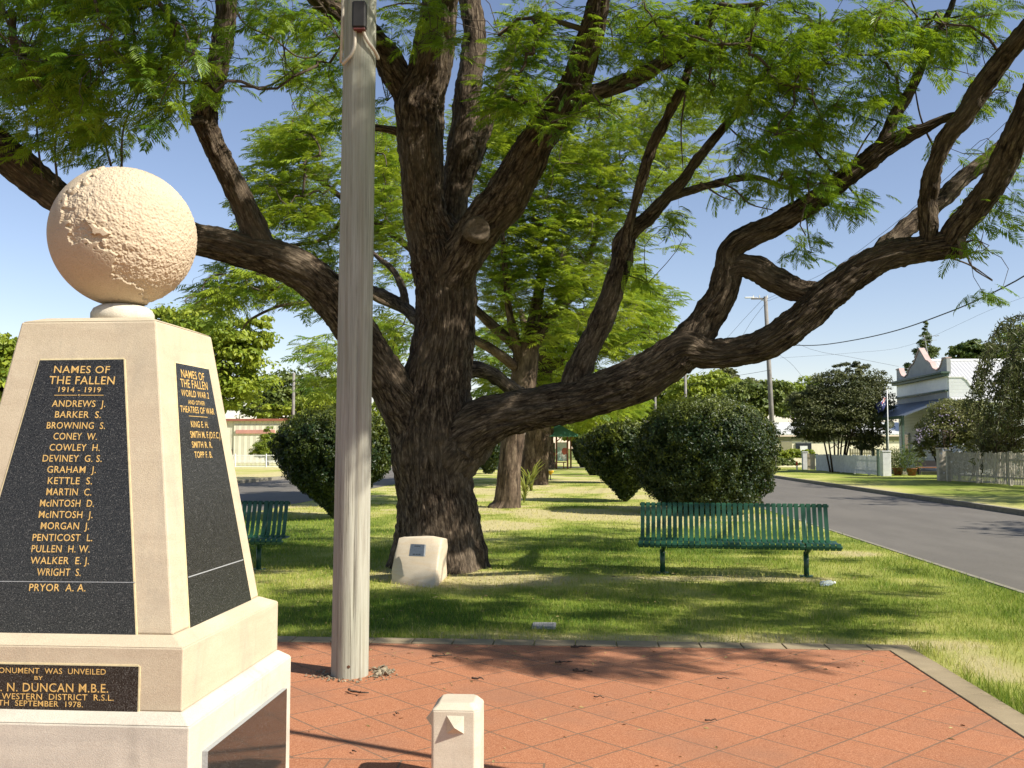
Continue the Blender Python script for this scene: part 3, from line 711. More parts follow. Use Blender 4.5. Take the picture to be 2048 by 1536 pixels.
nrm = np.cross(FR_-FL, tops[0]-FL); nrm /= np.linalg.norm(nrm)
pq = [PLANE(x, y, (FL+tops[0])/2+nrm*.012, nrm) for x, y in ((818, 1112), (848, 1113), (850, 1089), (822, 1088))]
MB().hexa([p-nrm*.02 for p in pq], [p+nrm*.006 for p in pq]).build('plaque', plain('dull_metal_plaque', (.26, .27, .28), .4, .15, 60, 0, .5, .4), rock)
def pquad(u, v): return pq[0]*(1-u)*(1-v)+pq[1]*u*(1-v)+pq[2]*u*v+pq[3]*(1-u)*v+nrm*.0075
b = MB()
for (u0, u1, v0, v1) in ((.3, .72, .80, .86), (.25, .42, .12, .19), (.46, .60, .12, .19), (.64, .78, .12, .19)):
    b.add([pquad(u0, v0), pquad(u1, v0), pquad(u1, v1), pquad(u0, v1)], [(0, 1, 2, 3)])
b.build('engraving', plain('dark_engraving', (.06, .065, .07), .6), rock)
dl = G(1088, 1253); b = MB(); b.box((dl[0], dl[1], .006), (.21, .28, .012), bev=.004)
for k in range(9): b.box((dl[0]-.08+.02*k, dl[1], .0135), (.006, .26, .004))
tag(b.build('drain_lid', plain('pale_concrete_lid', (.22, .22, .22), .8, .3, 30), origin=(dl[0], dl[1], 0)), 'small pale ribbed drain lid set flat in the shaded grass', 'drain lid')
M['plastic'] = NG('clear_plastic').base((.85, .9, .92)).rough(.12).m; M['plastic'].node_tree.nodes['Principled BSDF'].inputs['Transmission Weight'].default_value = .75
bq = G(1656, 1172); bot = thing('plastic_bottle', 'crushed clear plastic bottle lying on the grass right of the bench', 'bottle', (bq[0], bq[1], 0))
prof = [(-.10, .012), (-.098, .030), (-.06, .033), (-.03, .026), (0, .033), (.04, .032), (.07, .02), (.088, .012)]
dirb = np.array([math.cos(.5), math.sin(.5), 0]); P = [bq+dirb*x+np.array([0, 0, .033]) for x, _ in prof]
V, Fq = tubev(P, [r for _, r in prof], 14); V = V+(vnoise3(V, 40, 3)[:, None]-.5)*.014
MB().add(V, Fq).build('body', M['plastic'], bot, True)
b = MB(); b.tube([bq+dirb*.086+np.array([0, 0, .033]), bq+dirb*.105+np.array([0, 0, .033])], .014, 12); b.build('cap', M['white_paint'], bot, True)
M['twig'] = plain('dead_twig', (.07, .045, .03), .9, .4, 90, .3)
def twig(px, py, L, ang, curl, label, thick=.006):
    g_ = G(px, py, .012); rr_ = random.Random(int(px)); b = MB(); P = []
    for k in range(7):
        t = k/6-.5; P.append(g_+np.array([math.cos(ang)*t*L-math.sin(ang)*curl*(t*t), math.sin(ang)*t*L+math.cos(ang)*curl*(t*t), .004+thick+.012*math.sin(3*t+1)**2*rr_.random()]))
    b.tube(P, [thick*(1.1-.09*k) for k in range(7)], 6)
    for k in (2, 4):
        if L > .1:
            e = P[k]+np.array([rr_.uniform(-.05, .05), rr_.uniform(-.04, .04), .012]); b.tube([P[k], (P[k]+e)/2+np.array([0, 0, .004]), e], thick*.6, 5)
    tag(b.build('fallen_twig', M['twig'], None, True, origin=(g_[0], g_[1], .012)), label, 'twig', 'twigs fallen on the red paving')
for a in ((712, 1388, .17, -.5, .10, 'curled dark seed stalk on the pavers in front of the timber pole', .008), (884, 1315, .15, .15, .03, 'forked pale brown twig on the pavers right of the timber pole, near the border', .007),
          (955, 1361, .09, -.4, .02, 'short dark twig lying on the sunlit pavers above the stone bollard', .007), (1165, 1346, .14, -.25, .03, 'dark forked twig at the edge of the tree shadow on the pavers', .008),
          (1422, 1444, .07, -.1, .01, 'lone short twig in the middle of the wide sunlit pavers', .005), (1162, 1297, .16, .05, .02, 'dark twig lying along the cream paving border', .008),
          (1128, 1327, .13, .2, .03, 'thin twig in the shade close to the cream border', .006), (1446, 1360, .08, -.3, .05, 'tiny curved twig on the pavers below the shaded strip', .004),
          (1198, 1397, .07, -.4, .01, 'thin straight twig on sunlit pavers below the shadow edge', .004), (875, 1328, .10, .3, .02, 'fine twig beside the forked twig near the timber pole', .004),
          (793, 1430, .05, -1.0, .03, 'small bent twig left of the bollard top', .004), (708, 1506, .04, -.8, .01, 'tiny twig between memorial and bollard near the thin shadow', .004)):
    twig(*a)
# ================================================================== JACARANDA FOLIAGE
def frond_template(rng, pairs, wid, hw):
    V = []; Fc = []
    dr = rng.uniform(.25, .6); sid = rng.uniform(-.12, .12)
    rp = lambda s: np.array([s-.12*dr*s*s, sid*s*s, .10*s-dr*.8*s*s])
    ss = [0, .35, .7, 1.0]
    for s in ss:
        p = rp(s); ww = .010*(1.15-s); V += [p+[0, ww, 0], p-[0, ww, 0]]
    for i in range(3): Fc.append((2*i, 2*i+1, 2*i+3, 2*i+2))
    for k in range(pairs):
        s = .14+.84*(k+.4)/pairs; p = rp(s); l = wid*(math.sin(math.pi*(.22+.66*s))**.8)*rng.uniform(.85, 1.1)
        fa = R_(62-26*s+rng.uniform(-6, 6))
        for sd in (-1, 1):
            d = np.array([math.cos(fa), sd*math.sin(fa), -.15-.35*rng.random()]); d /= np.linalg.norm(d)
            pr = np.array([-sd*d[1], sd*d[0], 0]); pr /= np.linalg.norm(pr); pr = pr*hw*rng.uniform(.8, 1.2)+np.array([0, 0, rng.uniform(-.3, .3)*hw])
            m_ = p+d*l*.45+np.array([0, 0, .02*l]); b0 = len(V)
            V += [p, m_+pr, p+d*l-np.array([0, 0, .10*l]), m_-pr]; Fc.append((b0, b0+1, b0+2, b0+3))
    return np.array(V), np.array(Fc)
_rng = np.random.RandomState(12)
FINE = [frond_template(_rng, 12, .31, .024) for _ in range(8)]
COARSE = [frond_template(_rng, 8, .33, .034) for _ in range(6)]
def fronds_mesh(name, parent, mat_, pos, dirs, ups, scale, tint, templates, rng):
    Vs, Fs, Ts = [], [], []; base = 0
    ti = rng.randint(len(templates), size=len(pos))
    for k, (tv, tf) in enumerate(templates):
        s_ = np.where(ti == k)[0]
        if not len(s_): continue
        X = dirs[s_]; X = X/np.linalg.norm(X, axis=1)[:, None]; Z = ups[s_]; Y = np.cross(Z, X); Y /= np.linalg.norm(Y, axis=1)[:, None]+1e-9; Z = np.cross(X, Y)
        B = np.stack([X, Y, Z], 1)*scale[s_][:, None, None]
        V = np.einsum('vk,nkj->nvj', tv, B)+pos[s_][:, None]
        n, m_ = len(s_), len(tv)
        Fs.append((tf[None]+np.arange(n)[:, None, None]*m_).reshape(-1, 4)+base); Vs.append(V.reshape(-1, 3)); Ts.append(np.repeat(tint[s_], m_)); base += n*m_
    o = mkobj(name, np.vstack(Vs), np.vstack(Fs), mat_, parent, False, tint=np.concatenate(Ts)); return o
def sprays_to_fronds(S, out, rng, per=(5, 8), size=(.24, .42), tint0=None, droop=0.0):
    """S (n,3) twig tips, out (n,3) growth directions"""
    pos, dirs, ups, sc, tn = [], [], [], [], []
    for k in range(len(S)):
        nf = rng.randint(*per); a0 = rng.uniform(0, 2*np.pi); o = out[k]; st = rng.uniform(.0, .95) if tint0 is None else tint0[k]
        for q in range(nf):
            a = a0+q*2*np.pi/nf+rng.uniform(-.4, .4)
            d = np.array([math.cos(a), math.sin(a), rng.uniform(-.25, .45)-droop])+o*.7
            pos.append(S[k]+rng.normal(size=3)*.05-o*rng.uniform(0, .22)); dirs.append(d); u = np.array([0, 0, 1.])+rng.normal(size=3)*.28; ups.append(u)
            sc.append(rng.uniform(*size)); tn.append(np.clip(st+rng.normal()*.16, 0, 1))
    return [np.array(a) for a in (pos, dirs, ups, sc, tn)]
def network(roots, rootr, S, rng, hub_every=7, maxd=4.0):
    """branch skeleton from limb points to every spray tip: list of (points, radii)"""
    n = len(S); nh = max(1, n//hub_every); hi = rng.choice(n, nh, replace=False); Hs = S[hi]
    # Prim-like growth
    dist = np.full(nh, 1e9); par = np.zeros(nh, int)
    for h in range(nh):
        d = np.linalg.norm(roots-Hs[h], axis=1); k = d.argmin(); dist[h] = d[k]; par[h] = -k-1
    done = np.zeros(nh, bool); kids = [[] for _ in range(nh)]; order = []
    dd = dist.copy()
    for _ in range(nh):
        m_ = np.where(done, 1e9, dd); h = m_.argmin(); done[h] = True; order.append(h)
        if par[h] >= 0: kids[par[h]].append(h)
        d = np.linalg.norm(Hs-Hs[h], axis=1)*1.15; up = (~done) & (d < dd); dd[up] = d[up]; par[up] = h
    load = np.ones(nh)
    for h in order[::-1]:
        if par[h] >= 0: load[par[h]] += load[h]
    br = []
    def curve(a, c, r0, r1, sag):
        L = np.linalg.norm(c-a); t = np.linspace(0, 1, max(4, int(L/.18)+2))[:, None]
        j = rng.normal(size=3)*L*.13; j2 = rng.normal(size=3)*L*.06
        P = a*(1-t)+c*t+np.sin(np.pi*t)*(j+np.array([0, 0, sag*L]))+np.sin(2*np.pi*t)*j2
        return P, r0+(r1-r0)*t[:, 0]
    for h in order:
        rr = .0065*load[h]**.5+.003
        a = roots[-par[h]-1] if par[h] < 0 else Hs[par[h]]
        if np.linalg.norm(Hs[h]-a) < maxd: br.append(curve(a, Hs[h], min(rr*1.25, .06), rr*.8, .10))
    for k in range(n):
        d = np.linalg.norm(Hs-S[k], axis=1); h = d.argmin()
        if 1e-6 < d[h] < maxd*.5: br.append(curve(Hs[h], S[k], .0055, .0028, .06))
    return br
def twig_mesh(name, parent, mat_, br, n=5):
    Vs, Fs = [], []; base = 0
    for P, r in br:
        V, Fq = tubev(P, r, n); Vs.append(V); Fs.append(Fq+base); base += len(V)
    return mkobj(name, np.vstack(Vs), np.vstack(Fs), mat_, parent, True)
def ell_points(ells, rng, per_px):
    S = []
    for (px, py, rx, ry, d0, d1, den) in ells:
        n = max(2, int(math.pi*rx*ry*den/per_px))
        for _ in range(n):
            a = rng.uniform(0, 2*np.pi); r = math.sqrt(rng.rand())
            S.append(W(px+rx*r*math.cos(a), py+ry*r*math.sin(a), rng.uniform(d0, d1)))
    return np.array(S)
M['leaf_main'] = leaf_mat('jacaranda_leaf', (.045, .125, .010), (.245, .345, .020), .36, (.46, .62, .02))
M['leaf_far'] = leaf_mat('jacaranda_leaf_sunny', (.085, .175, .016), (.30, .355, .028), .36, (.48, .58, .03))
M['bark'] = bark_mat('jacaranda_bark', (.014, .010, .007), (.082, .059, .040), (.26, .205, .145))
M['bark_thin'] = bark_mat('jacaranda_twig_bark', (.06, .045, .035), (.15, .115, .085), (.27, .22, .17), 30, 12, .4)

# ================================================================== THE BIG TREE
TD = 12.45
tb = G(876, 1143); TX, TY = W(876, 1140, TD)[:2]
big = thing('jacaranda_tree', 'huge old jacaranda with a thick forked trunk leaning over the lawn behind the plaque stone', 'tree', (TX, TY, 0))
LIMBS = {}
def px_limb(name, data, seed, nseg=72, step=.024, amp=.026, fan=None, lobes=None, mat_=None):
    """data rows: photo x, photo y, width in photo px, distance"""
    pts = [W(x, y, d) for x, y, w_, d in data]; rad = [w_*.5*d/FPX for x, y, w_, d in data]
    o, P, r = limb(name, pts, rad, mat_ or M['bark'], big, nseg, step, amp, seed, lobes)
    LIMBS.setdefault('P', []).append(P); LIMBS.setdefault('r', []).append(r); return o
def root_lobes(th, s):
    k = np.exp(-s/.42); return k*(.13+.14*np.cos(5*th+.7)+.08*np.cos(3*th+2))*1.0
T_ = TD
trunk = px_limb('trunk', [(876, 1172, 178, T_), (877, 1120, 166, T_), (876, 1050, 156, T_), (870, 985, 152, T_), (866, 925, 158, T_), (866, 870, 164, T_), (868, 820, 156, T_), (872, 770, 134, T_), (884, 700, 116, T_),
          (891, 640, 110, T_), (892, 580, 120, T_), (886, 525, 132, T_), (872, 480, 108, T_), (860, 440, 88, T_-.05)], 3, 150, .022, .036, lobes=root_lobes)
px_limb('limb', [(868, 520, 92, 12.4), (856, 455, 84, 12.35), (847, 400, 80, 12.3), (845, 340, 84, 12.25), (841, 260, 92, 12.2), (840, 205, 96, 12.15), (858, 140, 80, 12.0), (869, 80, 80, 11.8), (880, 0, 70, 11.5), (893, -90, 62, 11.2), (905, -200, 52, 10.9), (900, -330, 40, 10.5)], 11, 88)
px_limb('limb', [(828, 215, 66, 12.2), (800, 165, 56, 12.1), (772, 112, 54, 11.9), (737, 70, 50, 11.6), (700, 38, 45, 11.3), (655, 8, 40, 11.0), (610, -30, 36, 10.6), (560, -90, 28, 10.2)], 12, 32)
px_limb('limb', [(895, 490, 66, 12.6), (905, 440, 52, 12.7), (912, 360, 50, 12.8), (922, 300, 60, 12.8), (930, 242, 54, 12.8), (933, 190, 50, 12.8), (945, 123, 50, 12.8), (949, 62, 44, 12.8), (940, 0, 42, 12.8), (932, -80, 36, 12.8), (925, -180, 28, 12.8)], 13, 40)
px_limb('limb', [(918, 385, 40, 12.8), (938, 335, 40, 12.8), (962, 275, 30, 12.9), (982, 225, 27, 13.0), (1003, 165, 24, 13.1), (1020, 110, 20, 13.3), (1032, 50, 16, 13.5)], 14, 24)
px_limb('limb', [(900, 560, 92, 12.35), (925, 515, 84, 12.2), (965, 450, 84, 12.05), (1010, 398, 86, 11.9), (1047, 330, 78, 11.7), (1085, 265, 68, 11.5), (1125, 218, 58, 11.3), (1155, 155, 54, 11.1), (1175, 92, 50, 10.9), (1192, 30, 42, 10.7), (1205, -50, 36, 10.5), (1225, -150, 28, 10.2)], 15, 88)
px_limb('limb', [(1120, 225, 34, 11.3), (1165, 193, 34, 11.25), (1215, 178, 33, 11.2), (1272, 155, 32, 11.1), (1330, 122, 26, 11.0), (1380, 90, 22, 10.9), (1412, 55, 16, 10.8), (1440, 10, 12, 10.7)], 16, 24)
px_limb('limb', [(866, 985, 70, 12.5), (850, 920, 92, 12.42), (835, 865, 104, 12.36), (812, 818, 98, 12.3), (778, 765, 86, 12.2), (742, 712, 82, 12.1), (706, 650, 80, 12.0), (668, 598, 80, 11.9), (632, 562, 78, 11.8), (590, 534, 76, 11.7), (540, 514, 74, 11.6), (495, 503, 68, 11.5), (450, 490, 64, 11.4), (400, 481, 60, 11.3), (340, 470, 60, 11.1), (270, 460, 60, 10.9), (190, 440, 62, 10.7), (120, 398, 64, 10.5), (55, 345, 68, 10.3), (0, 300, 70, 10.1), (-70, 240, 60, 9.9), (-150, 160, 50, 9.6), (-230, 60, 38, 9.2)], 17, 88)
px_limb('limb', [(540, 520, 70, 11.6), (515, 478, 56, 11.55), (484, 406, 47, 11.5), (448, 332, 43, 11.4), (416, 262, 43, 11.3), (409, 222, 50, 11.25), (421, 188, 42, 11.2), (437, 122, 41, 11.1), (447, 68, 40, 11.0), (450, 20, 37, 10.9), (455, -50, 33, 10.7), (450, -140, 26, 10.5)], 18, 36)
px_limb('branch_stub', [(408, 238, 20, 11.2), (392, 243, 17, 11.1), (380, 244, 12, 11.05)], 19, 16, .03)
px_limb('limb', [(862, 1030, 84, 12.55), (876, 965, 104, 12.45), (900, 912, 122, 12.38), (928, 876, 124, 12.34), (960, 850, 104, 12.2), (1012, 830, 84, 12.1), (1078, 815, 82, 12.0), (1150, 802, 82, 11.9), (1215, 782, 84, 11.8), (1280, 757, 84, 11.7), (1330, 728, 84, 11.6), (1378, 700, 78, 11.5), (1430, 708, 56, 11.4), (1508, 697, 57, 11.25), (1560, 671, 60, 11.1), (1605, 636, 62, 11.0), (1655, 590, 62, 10.9), (1715, 545, 58, 10.8), (1775, 512, 54, 10.7), (1840, 499, 53, 10.6), (1885, 491, 54, 10.5), (1924, 487, 50, 10.4)], 20, 104, .024, .028)
px_limb('limb', [(1348, 722, 80, 11.55), (1380, 685, 76, 11.55), (1412, 638, 64, 11.55), (1440, 594, 58, 11.5), (1455, 545, 52, 11.5), (1457, 508, 48, 11.5), (1478, 483, 46, 11.45), (1530, 458, 44, 11.4), (1580, 434, 42, 11.3), (1630, 402, 40, 11.2), (1675, 366, 38, 11.1), (1720, 334, 37, 11.0), (1772, 294, 34, 10.9), (1822, 267, 27, 10.8), (1852, 255, 20, 10.7), (1895, 235, 14, 10.6), (1950, 222, 9, 10.5)], 21, 72)
px_limb('limb', [(1745, 318, 24, 10.95), (1765, 282, 26, 10.9), (1787, 235, 24, 10.9), (1815, 190, 20, 10.9), (1836, 150, 17, 10.9), (1852, 118, 15, 10.9), (1880, 60, 12, 10.9), (1902, 15, 10, 10.9), (1920, -40, 8, 10.9)], 22, 20)
px_limb('limb', [(1455, 545, 46, 11.5), (1485, 533, 45, 11.45), (1518, 540, 50, 11.35), (1555, 562, 50, 11.25), (1600, 581, 46, 11.1), (1640, 588, 46, 11.0), (1672, 582, 44, 10.9)], 23, 36)
px_limb('limb', [(1895, 498, 48, 10.5), (1915, 458, 48, 10.35), (1948, 418, 48, 10.2), (1985, 368, 48, 10.0), (2014, 310, 48, 9.8), (2036, 258, 46, 9.6), (2062, 195, 42, 9.4), (2090, 120, 38, 9.2), (2110, 30, 34, 9.0), (2130, -80, 28, 8.8)], 24, 64)
px_limb('limb', [(1860, 500, 36, 10.55), (1858, 450, 34, 10.5), (1857, 390, 33, 10.4), (1868, 332, 33, 10.25), (1890, 280, 35, 10.1), (1926, 234, 38, 9.95), (1966, 172, 38, 9.8), (2012, 110, 38, 9.6), (2045, 72, 36, 9.4), (2090, 5, 30, 9.2), (2130, -90, 24, 9.0)], 25, 32)
px_limb('limb', [(1765, 505, 42, 10.75), (1795, 472, 40, 10.85), (1832, 442, 37, 10.95), (1882, 400, 34, 11.1), (1935, 350, 32, 11.2), (1985, 310, 28, 11.3), (2030, 270, 24, 11.4), (2075, 230, 20, 11.5), (2130, 170, 15, 11.6)], 26, 30)
px_limb('limb', [(1148, 790, 60, 11.95), (1155, 748, 52, 12.0), (1187, 678, 46, 12.05), (1222, 595, 42, 12.1), (1242, 525, 42, 12.15), (1247, 490, 44, 12.2), (1262, 462, 34, 12.2), (1295, 436, 27, 12.2), (1337, 392, 23, 12.2), (1365, 362, 22, 12.2), (1388, 328, 19, 12.2), (1412, 298, 17, 12.2), (1445, 258, 15, 12.2), (1482, 215, 13, 12.2), (1505, 170, 10, 12.2)], 27, 32)
px_limb('limb', [(1244, 515, 28, 12.1), (1254, 465, 20, 12.0), (1268, 415, 18, 11.95), (1283, 362, 20, 11.9), (1302, 300, 21, 11.85), (1320, 262, 22, 11.8), (1345, 212, 20, 11.75), (1366, 170, 17, 11.7), (1381, 120, 13, 11.7), (1392, 60, 10, 11.7), (1396, 0, 8, 11.7)], 28, 20)
px_limb('limb', [(1335, 396, 17, 12.2), (1380, 381, 15, 12.3), (1430, 368, 14, 12.4), (1480, 356, 13, 12.5), (1520, 357, 11, 12.6), (1560, 372, 9, 12.7), (1600, 380, 7, 12.8)], 29, 14)
px_limb('limb', [(905, 745, 40, 12.9), (950, 740, 32, 13.1), (985, 750, 28, 13.3), (1030, 782, 26, 13.6), (1062, 800, 25, 13.9), (1110, 822, 20, 14.3)], 30, 20)
px_limb('limb', [(860, 665, 40, 12.8), (834, 640, 24, 13.1), (805, 612, 24, 13.4), (770, 590, 19, 13.7), (742, 578, 15, 14.0), (700, 560, 12, 14.4), (650, 545, 9, 14.8)], 31, 18)
px_limb('limb', [(812, 614, 17, 13.35), (802, 570, 15, 13.5), (785, 540, 12, 13.7), (765, 522, 10, 13.9), (740, 500, 7, 14.2)], 32, 14)
px_limb('limb', [(815, 272, 22, 12.2), (790, 262, 16, 12.2), (765, 257, 13, 12.2), (735, 253, 11, 12.2), (700, 240, 8, 12.2)], 33, 16)
# cut branch scars
def knot(px, py, d, rpx, axis, parent):
    c = W(px, py, d); r = rpx*d/FPX; ax = np.array(axis, float); ax /= np.linalg.norm(ax)
    a = np.cross(ax, [0, 0, 1.]); a /= np.linalg.norm(a); b_ = np.cross(ax, a); V = []; n = 28; prof = [(1.25, -.6), (1.12, .05), (.95, .13), (.80, .10), (.55, .03), (.25, .0), (.02, -.02)]
    rs = np.random.RandomState(int(px))
    for (q, h) in prof:
        for k in range(n):
            t = 2*np.pi*k/n; rr = r*q*(1+.06*math.sin(3*t+1)+.05*rs.rand()); V.append(c+(a*math.cos(t)+b_*math.sin(t))*rr+ax*r*h)
    Fc = [(i*n+k, i*n+(k+1) % n, (i+1)*n+(k+1) % n, (i+1)*n+k) for i in range(len(prof)-1) for k in range(n)]
    MB().add(V, Fc).build('branch_scar', M['scar'], parent, True)
M['scar'] = plain('grey_healed_wood', (.11, .085, .06), .9, .4, 30, .6, .1)
tocam = -np.array([cF[0], cF[1], 0])
knot(955, 457, 11.72, 22, tocam+np.array([.15, 0, .15]), big)
knot(1930, 488, 10.38, 23, cR*.95+tocam*.45+np.array([0, 0, .1]), big)

rng = np.random.RandomState(21)
ELL = [ # photo x, y, rx, ry, nearest, farthest, density
 (95, 70, 170, 110, 8.2, 11.5, 1.5), (210, 170, 130, 95, 8.2, 11.0, 1.5), (40, 200, 75, 95, 8.5, 11, 1.3), (320, 60, 120, 90, 8.2, 11.5, 1.25), (300, 190, 50, 60, 8.6, 10.5, .7), (120, 265, 80, 40, 9, 11, .8), (215, 275, 30, 45, 9, 10.5, .6), (30, 290, 40, 30, 9.5, 10.5, .8), (170, 310, 40, 22, 9.6, 10.8, .7),
 (240, -40, 300, 60, 8, 11, .9), (60, 130, 90, 60, 8.4, 10, .9), (130, 210, 90, 50, 8.5, 10, .8), (330, 110, 70, 70, 8.4, 10, .7), (418, 165, 26, 24, 9.6, 10.3, 1.6), (395, 165, 28, 20, 9.8, 10.6, .7), (470, 110, 25, 20, 10, 11, .5), (505, 30, 50, 40, 9, 11.5, .8), (570, 25, 60, 35, 9, 12, .9), (640, 40, 45, 50, 9.5, 12, .9), (560, 85, 70, 30, 10, 12, .35), (620, 150, 60, 40, 9.5, 11.5, .5), (655, 95, 35, 60, 10, 12, .8), (660, 200, 35, 45, 10, 12, .7),
 (775, 35, 40, 45, 10.5, 12.5, .5), (850, 10, 40, 40, 9.8, 11, .9), (884, 60, 16, 42, 9.9, 10.8, 1.4), (810, 20, 30, 40, 10.6, 12, .5),
 (1000, 160, 40, 80, 10.8, 12.4, 1.0), (1055, 75, 70, 70, 10.2, 12.4, .95), (1040, 190, 60, 45, 10.0, 11.2, 1.3), (1120, 60, 70, 60, 10, 12, .9), (1110, 215, 50, 30, 10, 11, .8), (1165, 200, 40, 40, 10.2, 10.9, .5), (1250, 60, 90, 70, 9.8, 12.2, .9), (1240, 225, 45, 28, 10, 11, .45), (1330, 120, 80, 70, 10, 12.4, .8), (1420, 50, 100, 65, 9.8, 12.4, .95), (1440, 150, 60, 55, 10.5, 12.6, .7),
 (1500, 130, 90, 80, 10, 12.6, 1.1), (1580, 190, 100, 95, 10, 12.6, 1.2), (1610, 300, 95, 75, 10.2, 12.6, 1.1), (1540, 300, 60, 60, 11, 12.8, .8), (1510, 370, 45, 30, 11.5, 12.8, .5), (1600, 50, 80, 60, 9.8, 12, .7), (1690, 100, 90, 60, 9.8, 12, .9), (1740, 190, 70, 45, 10, 11.8, .7), (1790, 60, 100, 60, 9.5, 12, .9), (1780, 160, 50, 40, 9.8, 11.5, .8), (1870, 110, 70, 60, 9.5, 11.5, .8), (1960, 40, 80, 45, 9, 11.5, .8), (1980, 170, 50, 50, 10, 11.5, .7), (1930, 290, 40, 25, 10.6, 11.4, .5),
 (1660, 405, 60, 22, 10.4, 11.6, .8), (1730, 395, 60, 24, 10.3, 11.4, .7), (1640, 465, 30, 22, 10.6, 11.3, .7), (1600, 500, 28, 18, 10.8, 11.4, .4), (1985, 420, 30, 45, 9.9, 10.6, .6), (1955, 500, 22, 28, 10, 10.5, .6), (2030, 340, 30, 60, 10.4, 11.4, .6), (1985, 585, 28, 16, 9.9, 10.4, 1.0), (2035, 430, 20, 50, 9.5, 10.5, .7), (1400, 440, 60, 18, 11.8, 12.6, .5), (1470, 400, 40, 25, 11.4, 12.6, .5), (1690, 290, 30, 40, 10.4, 11.4, .4), (1830, 235, 40, 25, 10.4, 11.2, .5), (1290, 555, 16, 20, 11.9, 12.2, .6),
 (1080, 150, 40, 60, 11.5, 12.8, .6), (760, 195, 20, 15, 12, 12.6, .4), (1330, 60, 300, 50, 10, 12.5, .35), (1600, 20, 400, 40, 9.5, 12, .5)]
ELL = [(a, b_, c, d, e, f, g_*(.62 if a < 370 and b_ < 300 else 1)) for a, b_, c, d, e, f, g_ in ELL]
S_in = ell_points(ELL, rng, 600)
# unseen canopy added beyond the view, its sprays placed to shape shade on the ground
def shade_wish(x, y):
    px, py, d = proj(np.stack([x, y, np.zeros_like(x)], -1))
    P = np.stack([x*.55, y*1.0, np.zeros_like(x)], -1)
    n = .6*vnoise3(P, .9, 91)+.4*vnoise3(P, 2.4, 92)
    inside = (d > .5) & (px > -100) & (px < 2150) & (py < 1600)
    band = np.where(py < 1035, .02, np.where(py < 1075, .25, np.where(py < 1290, .88, 0)))
    band = np.where((py >= 1290) & (py < 1375) & (px > 870) & (px < 1810) & (py < 1345+25*np.sin(px*.012)), .98, band)
    band = np.where((px > 1640) & (py < 1185) & (py > 1035), .18, band)
    band = np.where((px > 1640) & (py >= 1185) & (py < 1350) & (x > 2.55), .75, band)
    band = np.where((px > 1240) & (px < 1640) & (py > 1080) & (py < 1165), .12, band)
    band = np.where((px < 640) & (py > 915) & (py < 1075), .45, band)
    th = np.where(band > .95, .22, .45)
    pr = np.where(n > th, band, band*.06)
    return np.where(inside, pr, .10*(n > .5))
C0 = np.array([TX+2.0, TY-2.0, 7.6]); cand = []
cr_ = rng.normal(size=(30000, 3)); cr_ /= np.linalg.norm(cr_, axis=1)[:, None]; cr_ *= (rng.rand(30000, 1)**.45)
cand = C0+cr_*np.array([11.5, 10.5, 4.6]); cand = cand[cand[:, 2] > 4.3]
px_, py_, d_ = proj(cand)
vis = (d_ > .2) & (px_ > -140) & (px_ < 2190) & (py_ > -150) & (py_ < 1700)
cand = cand[~vis]
hit = cand-SUNV*(cand[:, 2]/SUNV[2])[:, None]
keep = rng.rand(len(cand)) < shade_wish(hit[:, 0], hit[:, 1])*.8
# keep the sun on the memorial, the bollard and the lower pole
for (ox, oy, oz, rr) in ((MX, MY, .9, .95), (MX, MY, 2.0, .7), (BX, BY, .2, .5), (PBX, PBY, 1.0, .35), (PBX, PBY, 1.7, .30), (fp[0], fp[1], 3, .2)):
    v = cand-np.array([ox, oy, oz]); t = v@SUNV; q = np.linalg.norm(v-t[:, None]*SUNV, axis=1); keep &= ~((q < rr) & (t > 0))
v = cand-np.array([TX, TY, 3.0]); t = v@SUNV; hp = cand-SUNV*t[:, None]; q = np.hypot(hp[:, 0]-TX, hp[:, 1]-TY)
nz_ = vnoise3(hp*np.array([1, 1, .6]), 1.3, 93); keep &= ~((q < 2.2) & (np.abs(hp[:, 2]-3.5) < 4) & (nz_ < .68))
S_out = cand[keep]
pd = []  # unseen sprays added sunward of the pole to dapple it
for _ in range(2600):
    z = rng.uniform(1.75, 5.2); p = np.array([PBX, PBY, z])+SUNV*rng.uniform(4.5, 9.5)+rng.normal(size=3)*.28
    n_ = vnoise3(np.array([[0.3, 0, z]]), 4.2, 94)[0]
    if n_ > (.50 if z < 3.9 else .36) and rng.rand() < .07: pd.append(p)
lm = S_in[(proj(S_in)[0] < 420) & (proj(S_in)[1] < 330)]  # more unseen sprays, added sunward of the top left foliage to darken it
for _ in range(380):
    p = lm[rng.randint(len(lm))]+SUNV*rng.uniform(2.5, 7)+rng.normal(size=3)*.3; a_, b_, c_ = proj(p)
    v_ = p-np.array([MX, MY, 1.2]); q_ = np.linalg.norm(v_-SUNV*(v_@SUNV))
    if (c_ < .3 or b_ < -150 or a_ < -140 or a_ > 2190) and q_ > 1.3 and vnoise3(p[None], 1.1, 95)[0] > .42: pd.append(p)
S_out = np.vstack([S_out, np.array(pd)]); print('pole sprays', len(pd))
print('sprays in view', len(S_in), 'beyond', len(S_out))
v = S_in-np.array([MX, MY, 1.2]); t = v@SUNV; q = np.linalg.norm(v-t[:, None]*SUNV, axis=1); S_in = S_in[~((q < .9) & (t > 0))]
S_all = np.vstack([S_in, S_out]); outd = S_all-np.array([TX+1, TY-1, 5.0]); outd[:, 2] *= .5; outd /= np.linalg.norm(outd, axis=1)[:, None]
v = S_all-np.array([MX, MY, 1.6]); t = v@SUNV; q = np.linalg.norm(v-t[:, None]*SUNV, axis=1); S_all = S_all[~((q < 1.0) & (t > 0))]; outd = S_all-np.array([TX+1, TY-1, 5.0]); outd[:, 2] *= .5; outd /= np.linalg.norm(outd, axis=1)[:, None]
